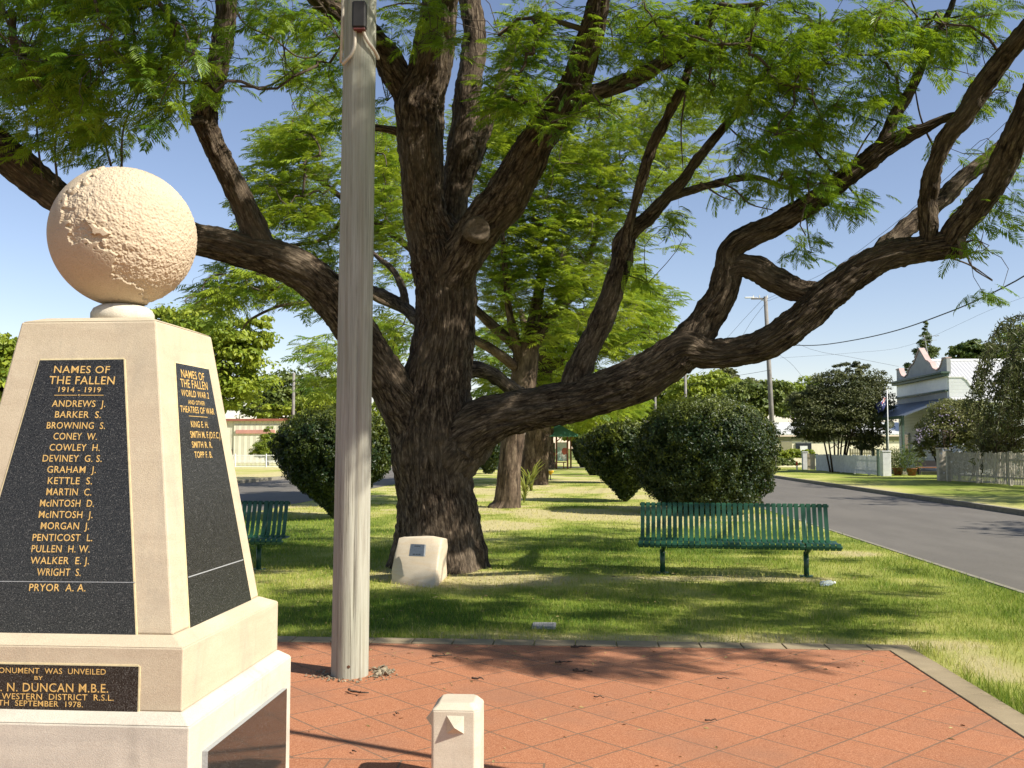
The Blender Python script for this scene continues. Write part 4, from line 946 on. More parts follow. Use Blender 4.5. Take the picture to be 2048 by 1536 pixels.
fr = sprays_to_fronds(S_all, outd, rng, (5, 8), (.19, .36), droop=.38)
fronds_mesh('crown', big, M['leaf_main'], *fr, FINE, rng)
roots = np.vstack([P[3:] for P in LIMBS['P'][1:]])
br = network(roots, None, S_in, rng, 7, 2.6)
S_o2 = S_out[::3]; br += network(roots, None, S_o2, rng, 6, 6)
# bare drooping twiglets seen against the sky
for pts in ([(85, 360), (76, 290), (70, 220), (50, 160)], [(116, 372), (110, 300), (118, 230), (126, 180)], [(222, 332), (206, 270), (196, 215)], [(243, 335), (246, 262), (268, 205), (300, 150), (322, 108)], [(465, 5), (490, 48), (545, 76), (592, 112), (628, 114), (645, 100)],
            [(480, 172), (530, 174), (570, 152), (612, 118)], [(1400, 365), (1440, 392), (1468, 402)], [(1430, 360), (1470, 380), (1500, 408), (1545, 420)], [(1860, 505), (1935, 528), (1985, 560)], [(1932, 500), (1945, 535), (1985, 562)], [(1370, 190), (1362, 260), (1366, 340)], [(1700, 335), (1730, 280), (1758, 240)], [(1505, 230), (1500, 150), (1515, 60)], [(1870, 300), (1840, 230), (1822, 120)], [(1640, 15), (1640, 40), (1636, 70)]):
    P = [W(x, y, 10.9 if x > 1000 else 10.2) for x, y in pts]; P, r = catmull(P, np.linspace(.014, .006, len(P)), .08); br.append((P, r))
twig_mesh('twigs', big, M['bark_thin'], br)

# ================================================================== GRASS BLADES
def grass():
    rs = np.random.RandomState(5)
    def sample(n, x0, x1, y0, y1): return np.stack([rs.uniform(x0, x1, n), rs.uniform(y0, y1, n)], -1)
    L = [(sample(84000, -3.6, 5.0, 7.75, 11), .041, .0038), (sample(70000, -5.2, 4.9, 11, 16), .042, .0055), (sample(42000, -7.9, 4.9, 16, 27), .045, .009), (sample(9000, -7.9, 4.9, 27, 45), .045, .014), (sample(9000, 2.55, 4.9, 4.0, 7.75), .055, .004), (sample(5200, -3.2, 2.7, 7.86, 8.12), .055, .004), (sample(2600, 2.58, 2.78, 3.5, 7.9), .065, .004)]
    Vs, Fs, Ts = [], [], []; base = 0
    for P, h0, w0 in L:
        px, py, d = proj(np.column_stack([P, np.zeros(len(P))])); ok = (px > -80) & (px < 2130) & (d > 0)
        ok &= ~((P[:, 0] < PX1+.205) & (P[:, 1] < PY1+.205)) & (P[:, 0] < 4.8)
        ok &= np.hypot(P[:, 0]-TX, P[:, 1]-TY) > .62
        ok &= ~((np.abs(P[:, 0]-dl[0]) < .12) & (np.abs(P[:, 1]-dl[1]) < .17))
        P = P[ok]; dr = dryness(P[:, 0], P[:, 1]); keep = rs.rand(len(P)) > dr*.75; P = P[keep]; dr = dr[keep]; n = len(P)
        clump = vnoise3(np.column_stack([P, np.zeros(n)]), 2.2, 55)
        h = h0*rs.uniform(.45, 1.25, n)*(.6+.9*clump); a = rs.uniform(0, 2*np.pi, n); lean = rs.uniform(.1, .9, n)*h; la = rs.uniform(0, 2*np.pi, n)
        w_ = w0*rs.uniform(.7, 1.3, n); wx, wy = np.cos(a)*w_/2, np.sin(a)*w_/2; lx, ly = np.cos(la)*lean, np.sin(la)*lean
        z = np.zeros(n)
        v0 = np.stack([P[:, 0]-wx, P[:, 1]-wy, z-.002], -1); v1 = np.stack([P[:, 0]+wx, P[:, 1]+wy, z-.002], -1)
        v2 = np.stack([P[:, 0]+lx*.4+wx*.7, P[:, 1]+ly*.4+wy*.7, h*.62], -1); v3 = np.stack([P[:, 0]+lx*.4-wx*.7, P[:, 1]+ly*.4-wy*.7, h*.62], -1)
        v4 = np.stack([P[:, 0]+lx, P[:, 1]+ly, h], -1)
        V = np.stack([v0, v1, v2, v3, v4, v4+[0, 0, .0005]], 1).reshape(-1, 3)
        i = np.arange(n)[:, None]*6+base
        Fs.append(np.concatenate([i+np.array([[0, 1, 2, 3]]), i+np.array([[3, 2, 4, 5]])], 1).reshape(-1, 4)); Vs.append(V); base += 6*n
        tt = np.clip(.22+.62*(dr-.25)+rs.normal(size=n)*.14+(rs.rand(n) < .06)*.5, 0, 1); Ts.append(np.repeat(tt, 6))
    g = NG('grass_blade'); at = g.n('Attribute', attribute_name='tint')
    c = g.ramp(at.outputs['Fac'], [(0, (.080, .165, .014)), (.35, (.245, .310, .032)), (.62, (.42, .40, .085)), (1, (.56, .46, .22))]); g.base(c).rough(.6).spec(.25)
    tr = g.n('BsdfTranslucent'); g.l(c, tr.inputs[0]); ms_ = g.n('MixShader'); ms_.inputs[0].default_value = .3
    g.l(g.b.outputs[0], ms_.inputs[1]); g.l(tr.outputs[0], ms_.inputs[2]); g.l(ms_.outputs[0], g.out.inputs[0])
    o = mkobj('grass', np.vstack(Vs), np.vstack(Fs), g.m, None, False, tint=np.concatenate(Ts))
    tag(o, 'short lawn grass with dry patches growing across the median strip', 'grass', kind='stuff')
grass()

def litter():
    rs = np.random.RandomState(77)
    P = np.vstack([np.column_stack([rs.uniform(-2.2, 2.6, 900), rs.uniform(4.2, 7.9, 900)]), np.column_stack([rs.normal(TX, 2.2, 900), rs.normal(TY-1.0, 1.5, 900)])])
    on = (P[:, 0] < PX1) & (P[:, 1] < PY1); keep = np.where(on, (rs.rand(len(P)) < .10+.55*(P[:, 1] > 7.0)+.3*(P[:, 0] > 2.1)), (P[:, 1] > 7.9) & (P[:, 0] < 4.7) & (P[:, 0] > -7)); P = P[keep]; on = on[keep]; n = len(P)
    z = np.where(on, .010, .030); C = np.column_stack([P, z]); a = rs.uniform(0, 2*np.pi, n); L = rs.uniform(.006, .022, n)*np.where(on, 1, 1.5); w_ = L*rs.uniform(.25, .5, n)
    d = np.stack([np.cos(a), np.sin(a), rs.uniform(-.1, .1, n)], -1); e = np.stack([-np.sin(a), np.cos(a), rs.uniform(-.3, .3, n)], -1); up = np.array([0, 0, .004])
    V = np.stack([C-d*L[:, None], C+e*w_[:, None]+up, C+d*L[:, None], C-e*w_[:, None]+up*.2], 1).reshape(-1, 3)
    g = NG('dry_leaflet'); at = g.n('Attribute', attribute_name='tint'); g.base(g.ramp(at.outputs['Fac'], [(0, (.10, .055, .025)), (.6, (.30, .20, .07)), (1, (.48, .40, .16))])).rough(.85)
    o = mkobj('leaf_litter', V, np.arange(4*n).reshape(n, 4), g.m, None, False, tint=np.repeat(rs.rand(n), 4)); tag(o, 'tiny dry leaves scattered over the pavers and round the big tree', 'leaf litter', kind='stuff')
litter()
# ================================================================== BACKGROUND VEGETATION
def leafcloud(name, parent, mat_, P, N, size, aspect, tint, rng, jit=.6):
    n = len(P); N = N+rng.normal(size=(n, 3))*jit; N /= np.linalg.norm(N, axis=1)[:, None]+1e-9
    a = np.cross(N, rng.normal(size=(n, 3))); a /= np.linalg.norm(a, axis=1)[:, None]+1e-9; b_ = np.cross(N, a)
    s = (size*rng.uniform(.6, 1.35, n))[:, None]
    V = np.stack([P-a*s*.5, P+b_*s*aspect*.5+N*s*.08, P+a*s*.5, P-b_*s*aspect*.5+N*s*.08], 1).reshape(-1, 3)
    Fq = np.arange(4*n).reshape(n, 4)
    return mkobj(name, V, Fq, mat_, parent, False, tint=np.repeat(np.clip(tint, 0, 1), 4))
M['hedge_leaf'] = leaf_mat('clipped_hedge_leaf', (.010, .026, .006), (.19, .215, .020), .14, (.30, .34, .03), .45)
M['tree_leaf'] = leaf_mat('broad_tree_leaf', (.085, .15, .018), (.29, .33, .03), .3, None, .5)
M['dark_leaf'] = leaf_mat('dark_tree_leaf', (.045, .08, .016), (.15, .18, .035), .2, None, .5)
M['olive_leaf'] = leaf_mat('olive_shrub_leaf', (.040, .055, .018), (.14, .145, .045), .2, None, .5)
M['trunk_far'] = bark_mat('far_trunk_bark', (.025, .018, .012), (.095, .066, .045), (.25, .19, .13), 8, 2, .6)

def hedge(name, label, px, base_y, top_y, width_px, d, nleaf, seed, lsize=.075, group=None, squat=.62, top_tint=.35, z0=0, lo0=.30):
    rng = np.random.RandomState(seed); c = W(px, base_y, d); cx, cy = c[0], c[1]; H = (EYE-z0)+(896-top_y)/FPX*d; Rm = width_px/2*d/FPX
    t = thing(name, label, 'hedge', (cx, cy, z0), group)
    def prof(u):   # radius by height 0..1: stem end narrow, widest above the middle, rounded flat top
        lo = lo0+(1-lo0)*np.sin(np.clip(u/squat, 0, 1)*np.pi/2)**(.6 if lo0 > .4 else 1.15)
        hi = np.sqrt(np.clip(1-((u-squat)/(1.0-squat))**2*np.where(u > squat, 1, 0), 0, 1))**(.62 if lo0 > .4 else .75)
        return np.where(u < squat, lo, hi)
    def pts(n, shrink):
        u = rng.rand(n*3)**.9; r = prof(u); keep = rng.rand(n*3) < (r+.15); u = u[keep][:n]; n = len(u)
        top = rng.rand(n) < .22; u = np.where(top, 1-.25*rng.rand(n)**1.2, u); th = rng.uniform(0, 2*np.pi, n)
        r = prof(u)*np.where(top, np.sqrt(rng.rand(n)), 1.0)
        D = np.stack([np.cos(th), np.sin(th), np.zeros(n)], -1); zz = z0+.10+u*(H-.10)
        B = np.stack([np.cos(th)*1.3, np.sin(th)*1.3, u*3.0], -1)
        bump = 1+.18*(vnoise3(B, 1.4, seed)-.5)+.26*(vnoise3(B, 5.5, seed+1)-.5)
        P = np.stack([cx+D[:, 0]*r*Rm*bump*shrink, cy+D[:, 1]*r*Rm*bump*shrink, z0+(zz-z0)*(.94+.12*vnoise3(B, 3, seed+2))*(shrink*.5+.5)], -1)
        Nn = np.stack([D[:, 0]*.9, D[:, 1]*.9, np.where(u > squat, (u-squat)*2.4, -.25)], -1)
        return P, Nn, u, vnoise3(B, 2.6, seed+3)
    P, Nn, u, q = pts(nleaf, 1.0); sh = rng.uniform(-.16, .05, len(P)); P = P+Nn*sh[:, None]
    tn = .03+.38*(q-.48)+top_tint*np.clip((u-.72)*3, 0, 1)*(.4+1.2*q)+rng.normal(size=len(P))*.09  # leaf tint grows yellower towards the top
    # stray shoots standing out of the clipped surface
    k = max(20, nleaf//260); i_ = rng.randint(len(P), size=k); L = rng.uniform(.06, .26, k)*(lsize/.085)**.5; sd = Nn[i_]/np.linalg.norm(Nn[i_], axis=1)[:, None]*.6+np.array([0, 0, .7])+rng.normal(size=(k, 3))*.25
    SP = (P[i_][:, None]+sd[:, None]*L[:, None, None]*rng.rand(k, 11, 1)+rng.normal(size=(k, 11, 3))*.018).reshape(-1, 3)
    P = np.vstack([P, SP]); Nn = np.vstack([Nn, rng.normal(size=SP.shape)]); tn = np.concatenate([tn, np.repeat(np.clip(u[i_]*.9-.15, .1, .9), 11)])
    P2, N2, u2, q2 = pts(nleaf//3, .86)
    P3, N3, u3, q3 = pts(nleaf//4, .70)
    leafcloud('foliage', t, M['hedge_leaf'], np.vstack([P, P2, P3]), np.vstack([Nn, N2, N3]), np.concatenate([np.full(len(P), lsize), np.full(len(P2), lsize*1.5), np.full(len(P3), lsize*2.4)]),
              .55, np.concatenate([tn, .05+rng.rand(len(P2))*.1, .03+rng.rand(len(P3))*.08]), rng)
    b = MB()
    for k in range(4):
        a = k*1.6+seed; b.tube([(cx, cy, z0-.02), (cx+.06*math.cos(a), cy+.06*math.sin(a), z0+.3), (cx+.35*Rm*math.cos(a), cy+.35*Rm*math.sin(a), z0+H*.5)], [.055, .045, .02], 7)
    b.build('stem', M['trunk_far'], t, True); return t
HG = 'clipped bushes in a row along the right edge of the lawn'
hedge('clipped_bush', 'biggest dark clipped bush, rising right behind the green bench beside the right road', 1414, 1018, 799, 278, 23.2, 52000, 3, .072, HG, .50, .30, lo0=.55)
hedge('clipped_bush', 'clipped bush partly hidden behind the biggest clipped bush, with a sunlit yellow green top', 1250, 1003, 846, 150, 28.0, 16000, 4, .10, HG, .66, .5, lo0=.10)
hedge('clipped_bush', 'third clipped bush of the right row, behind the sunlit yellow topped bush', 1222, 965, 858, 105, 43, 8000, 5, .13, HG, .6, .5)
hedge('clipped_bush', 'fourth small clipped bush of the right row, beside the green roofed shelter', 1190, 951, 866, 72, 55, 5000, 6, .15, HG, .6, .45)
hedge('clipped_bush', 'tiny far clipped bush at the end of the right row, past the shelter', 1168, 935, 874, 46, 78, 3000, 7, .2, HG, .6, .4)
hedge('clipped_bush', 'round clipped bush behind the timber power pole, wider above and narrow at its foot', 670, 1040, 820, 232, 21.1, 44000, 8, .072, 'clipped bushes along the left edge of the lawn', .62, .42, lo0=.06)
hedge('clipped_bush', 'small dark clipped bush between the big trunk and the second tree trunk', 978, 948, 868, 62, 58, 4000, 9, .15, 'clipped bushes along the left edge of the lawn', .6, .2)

def jacaranda(label, trunk, limbs_, ells, seed, per_px, size, mat_=None, group=None, templ=None):
    rng = np.random.RandomState(seed); base = trunk[0]; bp_ = W(*base[:2], base[3])
    t = thing('jacaranda_tree', label, 'tree', (bp_[0], bp_[1], 0), group); roots = []
    def lb(name, data, k, nseg, step):
        pts = [W(x, y, d) for x, y, w_, d in data]; rad = [w_*.5*d/FPX for x, y, w_, d in data]
        o, P, r = limb(name, pts, rad, M['trunk_far'], t, nseg, step, .02, seed+k); roots.append(P)
    lb('trunk', trunk, 0, 48, .09)
    for k, L in enumerate(limbs_): lb('limb', L, k+1, 16, .2)
    S = ell_points(ells, rng, per_px); S = S[S[:, 2] > 1.8]
    outd = S-np.array([bp_[0], bp_[1], 4.0]); outd[:, 2] *= .5; outd /= np.linalg.norm(outd, axis=1)[:, None]
    fr = sprays_to_fronds(S, outd, rng, (5, 8), size, droop=.1)
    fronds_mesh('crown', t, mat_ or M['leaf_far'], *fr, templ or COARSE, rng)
    twig_mesh('twigs', t, M['bark_thin'], network(np.vstack(roots)[4:], None, S, rng, 8, 5.0), 4)
    return t
JG = 'old jacarandas in a row down the middle of the lawn'
jacaranda('second jacaranda down the lawn, its reddish trunk showing under the big low limb',
    [(1010, 1022, 74, 25.2), (1014, 1003, 54, 25.2), (1017, 960, 47, 25.2), (1023, 900, 45, 25.2), (1034, 830, 46, 25.2), (1046, 770, 50, 25.2), (1052, 720, 48, 25.2), (1056, 680, 42, 25.2)],
    [[(1046, 740, 30, 25.2), (1032, 690, 20, 25), (1018, 620, 15, 24.6), (1010, 540, 12, 24.2), (1004, 460, 9, 24)], [(1056, 690, 34, 25.2), (1070, 630, 26, 25.4), (1082, 560, 20, 25.6), (1105, 480, 15, 26), (1130, 400, 10, 26)],
     [(1060, 700, 26, 25.2), (1098, 640, 20, 25.5), (1150, 560, 16, 26), (1190, 480, 12, 26.5), (1205, 380, 8, 27)], [(1040, 740, 22, 25.2), (970, 690, 18, 24.5), (860, 640, 16, 24), (760, 600, 13, 23.5), (690, 560, 11, 23), (600, 560, 9, 22.5), (520, 590, 7, 22)],
     [(1050, 710, 22, 25.2), (930, 600, 18, 25), (800, 480, 14, 25), (690, 400, 11, 24.8), (600, 330, 8, 24.6)], [(690, 560, 9, 23), (640, 600, 8, 22.6), (560, 612, 6, 22.2), (500, 640, 5, 22), (485, 660, 3, 22)], [(700, 405, 9, 24.8), (660, 470, 8, 24.4), (590, 490, 6, 24.2), (520, 480, 4, 24)],
     [(1070, 660, 18, 25.4), (1130, 610, 12, 26), (1180, 560, 8, 26.5), (1215, 520, 5, 27)]],
    [(590, 290, 80, 60, 22, 27, 1.1), (640, 230, 50, 40, 22, 27, .9), (560, 400, 100, 50, 22, 26, 1.0), (640, 470, 60, 60, 22, 27, 1.1), (510, 470, 60, 40, 22, 25, .7), (520, 580, 110, 36, 21, 25, 1.0), (420, 600, 50, 40, 21, 24, .9), (640, 540, 50, 30, 22, 25, .7), (770, 300, 34, 60, 22, 27, 1.2), (770, 420, 45, 90, 22, 27, 1.2), (790, 540, 40, 50, 22, 26, .7), (770, 640, 40, 40, 22, 26, .6),
     (960, 300, 60, 120, 23, 28, 1.0), (1060, 430, 90, 110, 23, 28, 1.1), (1150, 400, 90, 110, 23, 29, 1.1), (1050, 250, 80, 80, 23, 28, 1.0), (1160, 250, 90, 90, 23, 28, .9), (1260, 330, 90, 90, 23, 29, 1.0), (1080, 560, 80, 70, 23, 27, 1.0), (1000, 560, 40, 90, 24, 28, 1.0), (1170, 540, 60, 60, 23, 28, .8), (1330, 250, 80, 70, 24, 29, .8), (1240, 460, 50, 60, 24, 28, .7), (1390, 330, 60, 50, 24, 28, .5), (1420, 200, 70, 60, 24, 28, .6), (1010, 660, 40, 30, 24, 27, .6), (1100, 650, 60, 40, 24, 27, .6),
     (620, 130, 60, 50, 23, 28, .5), (600, 350, 110, 110, 22, 27, .6), (540, 540, 120, 50, 22, 25, .7), (640, 600, 45, 40, 22, 26, .9), (768, 380, 36, 150, 23, 28, .9), (790, 690, 30, 60, 24, 28, .8), (1000, 480, 60, 130, 24, 28, .7), (1150, 600, 120, 80, 24, 28, .6), (1330, 460, 60, 40, 24, 27, .35)], 31, 230, (.36, .60), None, JG)
jacaranda('third jacaranda trunk close behind the second one, with a yellow green crown',
    [(1066, 976, 66, 41), (1068, 955, 56, 41), (1072, 900, 52, 41), (1077, 840, 48, 41), (1082, 770, 42, 41), (1086, 700, 34, 41)],
    [[(1082, 760, 26, 41), (1060, 690, 18, 41), (1040, 620, 12, 41)], [(1086, 720, 24, 41), (1130, 660, 18, 41), (1190, 620, 12, 41)], [(1084, 740, 20, 41), (1160, 710, 14, 41), (1260, 690, 9, 41)]],
    [(1170, 680, 90, 60, 36, 46, 1.2), (1250, 640, 80, 70, 36, 46, 1.2), (1300, 610, 50, 50, 38, 46, 1.0), (1310, 680, 40, 40, 38, 46, .9), (1200, 780, 110, 40, 38, 48, 1.0), (1080, 700, 80, 90, 38, 46, .8), (990, 700, 50, 80, 38, 46, .9), (1230, 560, 60, 50, 38, 46, .9), (760, 700, 50, 60, 36, 44, 1.1), (640, 700, 40, 36, 36, 44, 1.0), (650, 760, 50, 30, 38, 44, .8), (1000, 790, 50, 40, 38, 46, .8)], 32, 190, (.6, 1.0), None, JG)
jacaranda('fourth jacaranda trunk just left of the green roofed shelter',
    [(1092, 936, 40, 72), (1092, 900, 30, 72), (1094, 840, 28, 72), (1098, 780, 22, 72)], [[(1095, 830, 14, 72), (1120, 780, 9, 72), (1150, 740, 6, 72)]],
    [(1180, 800, 80, 40, 66, 80, 1.2), (1230, 820, 60, 36, 66, 80, 1.2), (1130, 760, 60, 50, 66, 80, 1.0), (1090, 780, 60, 60, 66, 80, 1.0), (1160, 850, 60, 20, 70, 84, .8)], 33, 150, (.9, 1.5), None, JG)

def tree(name, label, base_px, d, z0, blobs, nclump, per, lsize, mat_, seed, trunk_r=.25, group=None, cat='tree', tint=(.25, .75), clump_r=.22, aspect=.6, trunk=True, stems=1):
    """blobs: photo ellipses (px, py, rx, ry) with their own depth radius"""
    rng = np.random.RandomState(seed); c = W(base_px, 900, d); cx, cy = c[0], c[1]
    t = thing(name, label, cat, (cx, cy, z0), group); k = d/FPX
    C, Rr = [], []
    for (px, py, rx, ry) in blobs:
        cc = W(px, py, d); dep = min(rx, ry*1.3)
        n = max(3, int(nclump*rx*ry/sum(b_[2]*b_[3] for b_ in blobs)))
        D = rng.normal(size=(n, 3)); D /= np.linalg.norm(D, axis=1)[:, None]; D *= (rng.rand(n, 1)**.30)
        C.append(cc+(cR*D[:, :1]*rx+np.array([0, 0, 1.])*D[:, 1:2]*ry+np.array([cF[0], cF[1], 0])*D[:, 2:]*dep)*k); Rr.append(np.full(n, min(rx, ry)*k*clump_r*2.2)*rng.uniform(.6, 1.3, n))
    C = np.vstack(C); Rr = np.concatenate(Rr); C[:, 2] = np.maximum(C[:, 2], z0+.3); n = len(C)
    D = rng.normal(size=(n, per, 3)); D /= np.linalg.norm(D, axis=2)[..., None]; D[..., 2] = np.abs(D[..., 2])*.9-.25*(rng.rand(n, per) < .5); rad = rng.rand(n, per, 1)**.4
    P = (C[:, None]+D*rad*Rr[:, None, None]*np.array([1.15, 1.15, .75])).reshape(-1, 3); N = (D+np.array([0, 0, .35])).reshape(-1, 3)
    tn = np.repeat(tint[0]+(tint[1]-tint[0])*rng.rand(n), per)+rng.normal(size=n*per)*.12
    ok = P[:, 2] > z0+.1
    leafcloud('crown', t, mat_, P[ok], N[ok], np.full(ok.sum(), lsize), aspect, tn[ok], rng, .55)
    if trunk:
        top = C.mean(0); br = []
        for s in range(stems):
            o = np.array([rng.uniform(-1, 1), rng.uniform(-1, 1), 0])*(.8 if stems > 1 else 0)*.6
            a = np.array([cx, cy, z0-.05])+o; m_ = np.array([cx, cy, (z0+top[2])/2])+o*2.0+rng.normal(size=3)*.12*trunk_r/.25*[1, 1, 0]; e = top*[.4, .4, 1]+np.array([cx, cy, 0])*[.6, .6, 0]+o*3.5
            br.append((catmull([a, m_, e], [1]*3, .6)[0], None))
        Tb = MB()
        for P_, _ in br: Tb.tube(P_, np.linspace(trunk_r, trunk_r*.45, len(P_)), 9)
        Tb.build('trunk', M['trunk_far'], t, True)
        bb = []
        for q in rng.choice(n, min(n, 26), replace=False):
            P_ = br[rng.randint(stems)][0]; a = P_[int(len(P_)*rng.uniform(.4, .95))]; mid = (a+C[q])/2+rng.normal(size=3)*.08*np.linalg.norm(C[q]-a)
            bb.append(catmull([a, mid, C[q]], [trunk_r*.4, trunk_r*.25, trunk_r*.08], 1.0))
        twig_mesh('branches', t, M['trunk_far'], bb, 5)
    return t
# left side
tree('broad_tree', 'tall sunlit broad-leaved tree rising behind the war memorial and the cream shed', 400, 75, .15, [(400, 690, 90, 75), (480, 690, 60, 50), (340, 680, 60, 60), (470, 760, 70, 60), (400, 790, 80, 50), (330, 640, 50, 26), (520, 660, 24, 30)], 300, 60, .42, M['tree_leaf'], 51, .4, tint=(.2, .85))
tree('broad_tree', 'dark green bushy tree behind the cream shed, left of the far wooden post', 580, 118, .15, [(560, 800, 60, 50), (610, 790, 70, 45), (660, 800, 60, 45), (520, 810, 40, 40)], 220, 50, .5, M['dark_leaf'], 52, .4, tint=(.2, .9))
tree('broad_tree', 'small yellow green tree low against the dark tree behind the shed', 560, 105, .15, [(535, 822, 40, 16), (630, 815, 60, 26)], 80, 50, .4, M['tree_leaf'], 53, .2, tint=(.4, 1))
tree('broad_tree', 'bright green tree at the far left edge beside the memorial', -10, 46, .15, [(0, 745, 60, 60), (-40, 720, 60, 60), (0, 690, 50, 22), (-20, 800, 70, 60)], 160, 70, .30, M['tree_leaf'], 54, .3, tint=(.3, .9))
tree('conifer_bush', 'bright green pointed bush in front of the cream shed', 537, 78, .15, [(537, 895, 24, 24), (538, 872, 14, 16), (530, 908, 30, 16), (550, 905, 22, 18)], 160, 90, .20, M['tree_leaf'], 55, .08, cat='bush', tint=(.2, .7), aspect=.3)
tree('broad_tree', 'row of distant trees seen through the gap left of the big trunk', 770, 130, .15, [(740, 830, 60, 30), (790, 840, 50, 30), (700, 845, 40, 26)], 120, 45, .5, M['tree_leaf'], 56, .3)
# far end and right side
for i, (px, d, bl, mt, lab, ti) in enumerate((
    (1180, 150, [(1150, 860, 40, 26), (1190, 850, 40, 30), (1235, 845, 40, 30)], 'tree_leaf', 'pale yellow green tree closing the far end of the lawn', (.4, 1)),
    (1310, 125, [(1290, 810, 50, 36), (1330, 800, 50, 40), (1260, 840, 40, 24)], 'tree_leaf', 'distant tree showing above the left part of the biggest clipped bush', (.15, .7)),
    (1400, 120, [(1380, 790, 44, 36), (1430, 785, 54, 36)], 'tree_leaf', 'distant rounded tree above the middle of the biggest clipped bush', (.3, .9)),
    (1465, 150, [(1450, 760, 30, 22), (1440, 775, 40, 22)], 'olive_leaf', 'pale thin distant tree top rising above the others behind the biggest clipped bush', (.5, 1)),
    (1520, 105, [(1490, 800, 40, 34), (1530, 800, 34, 40), (1560, 800, 30, 34)], 'dark_leaf', 'darker distant tree left of the leaning utility pole', (.4, 1)),
    (1600, 118, [(1575, 800, 44, 36), (1610, 795, 40, 36)], 'tree_leaf', 'green distant tree right of the leaning utility pole', (.15, .7)),
    (1360, 175, [(1340, 775, 60, 18), (1400, 770, 60, 16), (1470, 775, 60, 20), (1300, 790, 40, 16)], 'olive_leaf', 'farthest hazy line of trees above the biggest clipped bush', (.4, 1)))):
    tree('broad_tree', lab, px, d, .12, bl, 130, 50, .5 if d < 140 else .6, M[mt], 70+i, .3, tint=ti)
tree('tall_shrub', 'large dark olive shrub with many stems behind the white paling fence', 1672, 57, .12, [(1650, 830, 62, 52), (1700, 800, 60, 56), (1625, 845, 40, 44), (1720, 850, 50, 50), (1670, 780, 60, 34), (1604, 862, 26, 16), (1750, 790, 34, 46), (1735, 880, 30, 24), (1700, 740, 40, 16), (1600, 810, 24, 30)], 520, 90, .17, M['olive_leaf'], 81, .06, cat='shrub', tint=(.0, .75), aspect=.4, stems=9)
tree('conifer_tree', 'dark pointed conifer standing behind the curved parapet of the white house', 1852, 88, .12, [(1850, 655, 6, 14), (1850, 680, 14, 18), (1853, 705, 22, 16), (1830, 735, 26, 12), (1862, 715, 18, 20)], 90, 50, .30, M['dark_leaf'], 82, .15, tint=(0, .6), aspect=.35)
tree('broad_tree', 'dark tree top behind the grey corrugated roof, right of the television aerial', 1938, 84, .12, [(1920, 708, 22, 18), (1945, 705, 34, 22), (1975, 712, 26, 16)], 110, 50, .36, M['dark_leaf'], 83, .2, tint=(0, .5))
tree('broad_tree', 'lighter tree behind the right end of the corrugated roof', 2015, 78, .12, [(2010, 715, 34, 22), (2050, 690, 50, 40)], 110, 50, .36, M['tree_leaf'], 84, .2, tint=(0, .6))
tree('flowering_shrub', 'mauve flowered shrub spilling over in front of the white house wall', 1905, 45, .12, [(1895, 825, 36, 28), (1880, 865, 40, 34), (1925, 850, 46, 46), (1960, 880, 44, 48), (1850, 875, 22, 24), (1838, 895, 12, 22), (1905, 905, 36, 30), (1940, 820, 30, 24)], 420, 65, .12, leaf_mat('mauve_shrub_leaf', (.06, .085, .02), (.24, .235, .08), .25, None, .5), 85, .05, cat='shrub', tint=(.05, .9), aspect=.45, stems=5)
rng = np.random.RandomState(86); fs = [o for o in bpy.data.objects if o.get('label', '').startswith('mauve')][0]
def flowers(parent, blobs, d, n, size, mat_):
    P = np.array([W(px+rx*rng.normal()*.5, py+ry*rng.normal()*.5, d-rng.uniform(.2, 1.2)) for px, py, rx, ry in blobs for _ in range(n)])
    leafcloud('blossoms', parent, mat_, P, np.tile(np.array([-.2, -.7, .5]), (len(P), 1)), np.full(len(P), size), .9, np.zeros(len(P)), rng, .5)
flowers(fs, [(1890, 825, 26, 18), (1870, 860, 30, 20), (1925, 840, 30, 26), (1838, 880, 10, 14), (1845, 865, 16, 12)], 44.8, 42, .065, plain('mauve_petal', (.26, .215, .30), .7, .2, 30))
t = tree('flowering_shrub', 'white flowered shrub low behind the picket fence below the mauve shrub', 1922, 42.6, .12, [(1915, 905, 22, 16), (1925, 930, 28, 20), (1900, 935, 20, 16)], 120, 50, .10, M['olive_leaf'], 87, .04, cat='shrub', tint=(0, .6), stems=3)
flowers(t, [(1912, 900, 20, 10), (1925, 925, 26, 14), (1915, 940, 24, 10)], 42.2, 60, .085, plain('white_petal', (.75, .74, .70), .7, .1, 30))
tree('olive_bush', 'dusty olive bush behind the picket fence at the right edge', 2000, 40, .12, [(2000, 880, 40, 44), (2040, 860, 40, 60), (1975, 910, 30, 36), (2020, 930, 50, 34)], 260, 60, .12, leaf_mat('dusty_leaf', (.07, .075, .025), (.20, .19, .075), .3, None, .5), 88, .05, cat='bush', tint=(.1, .9), aspect=.4, stems=5)
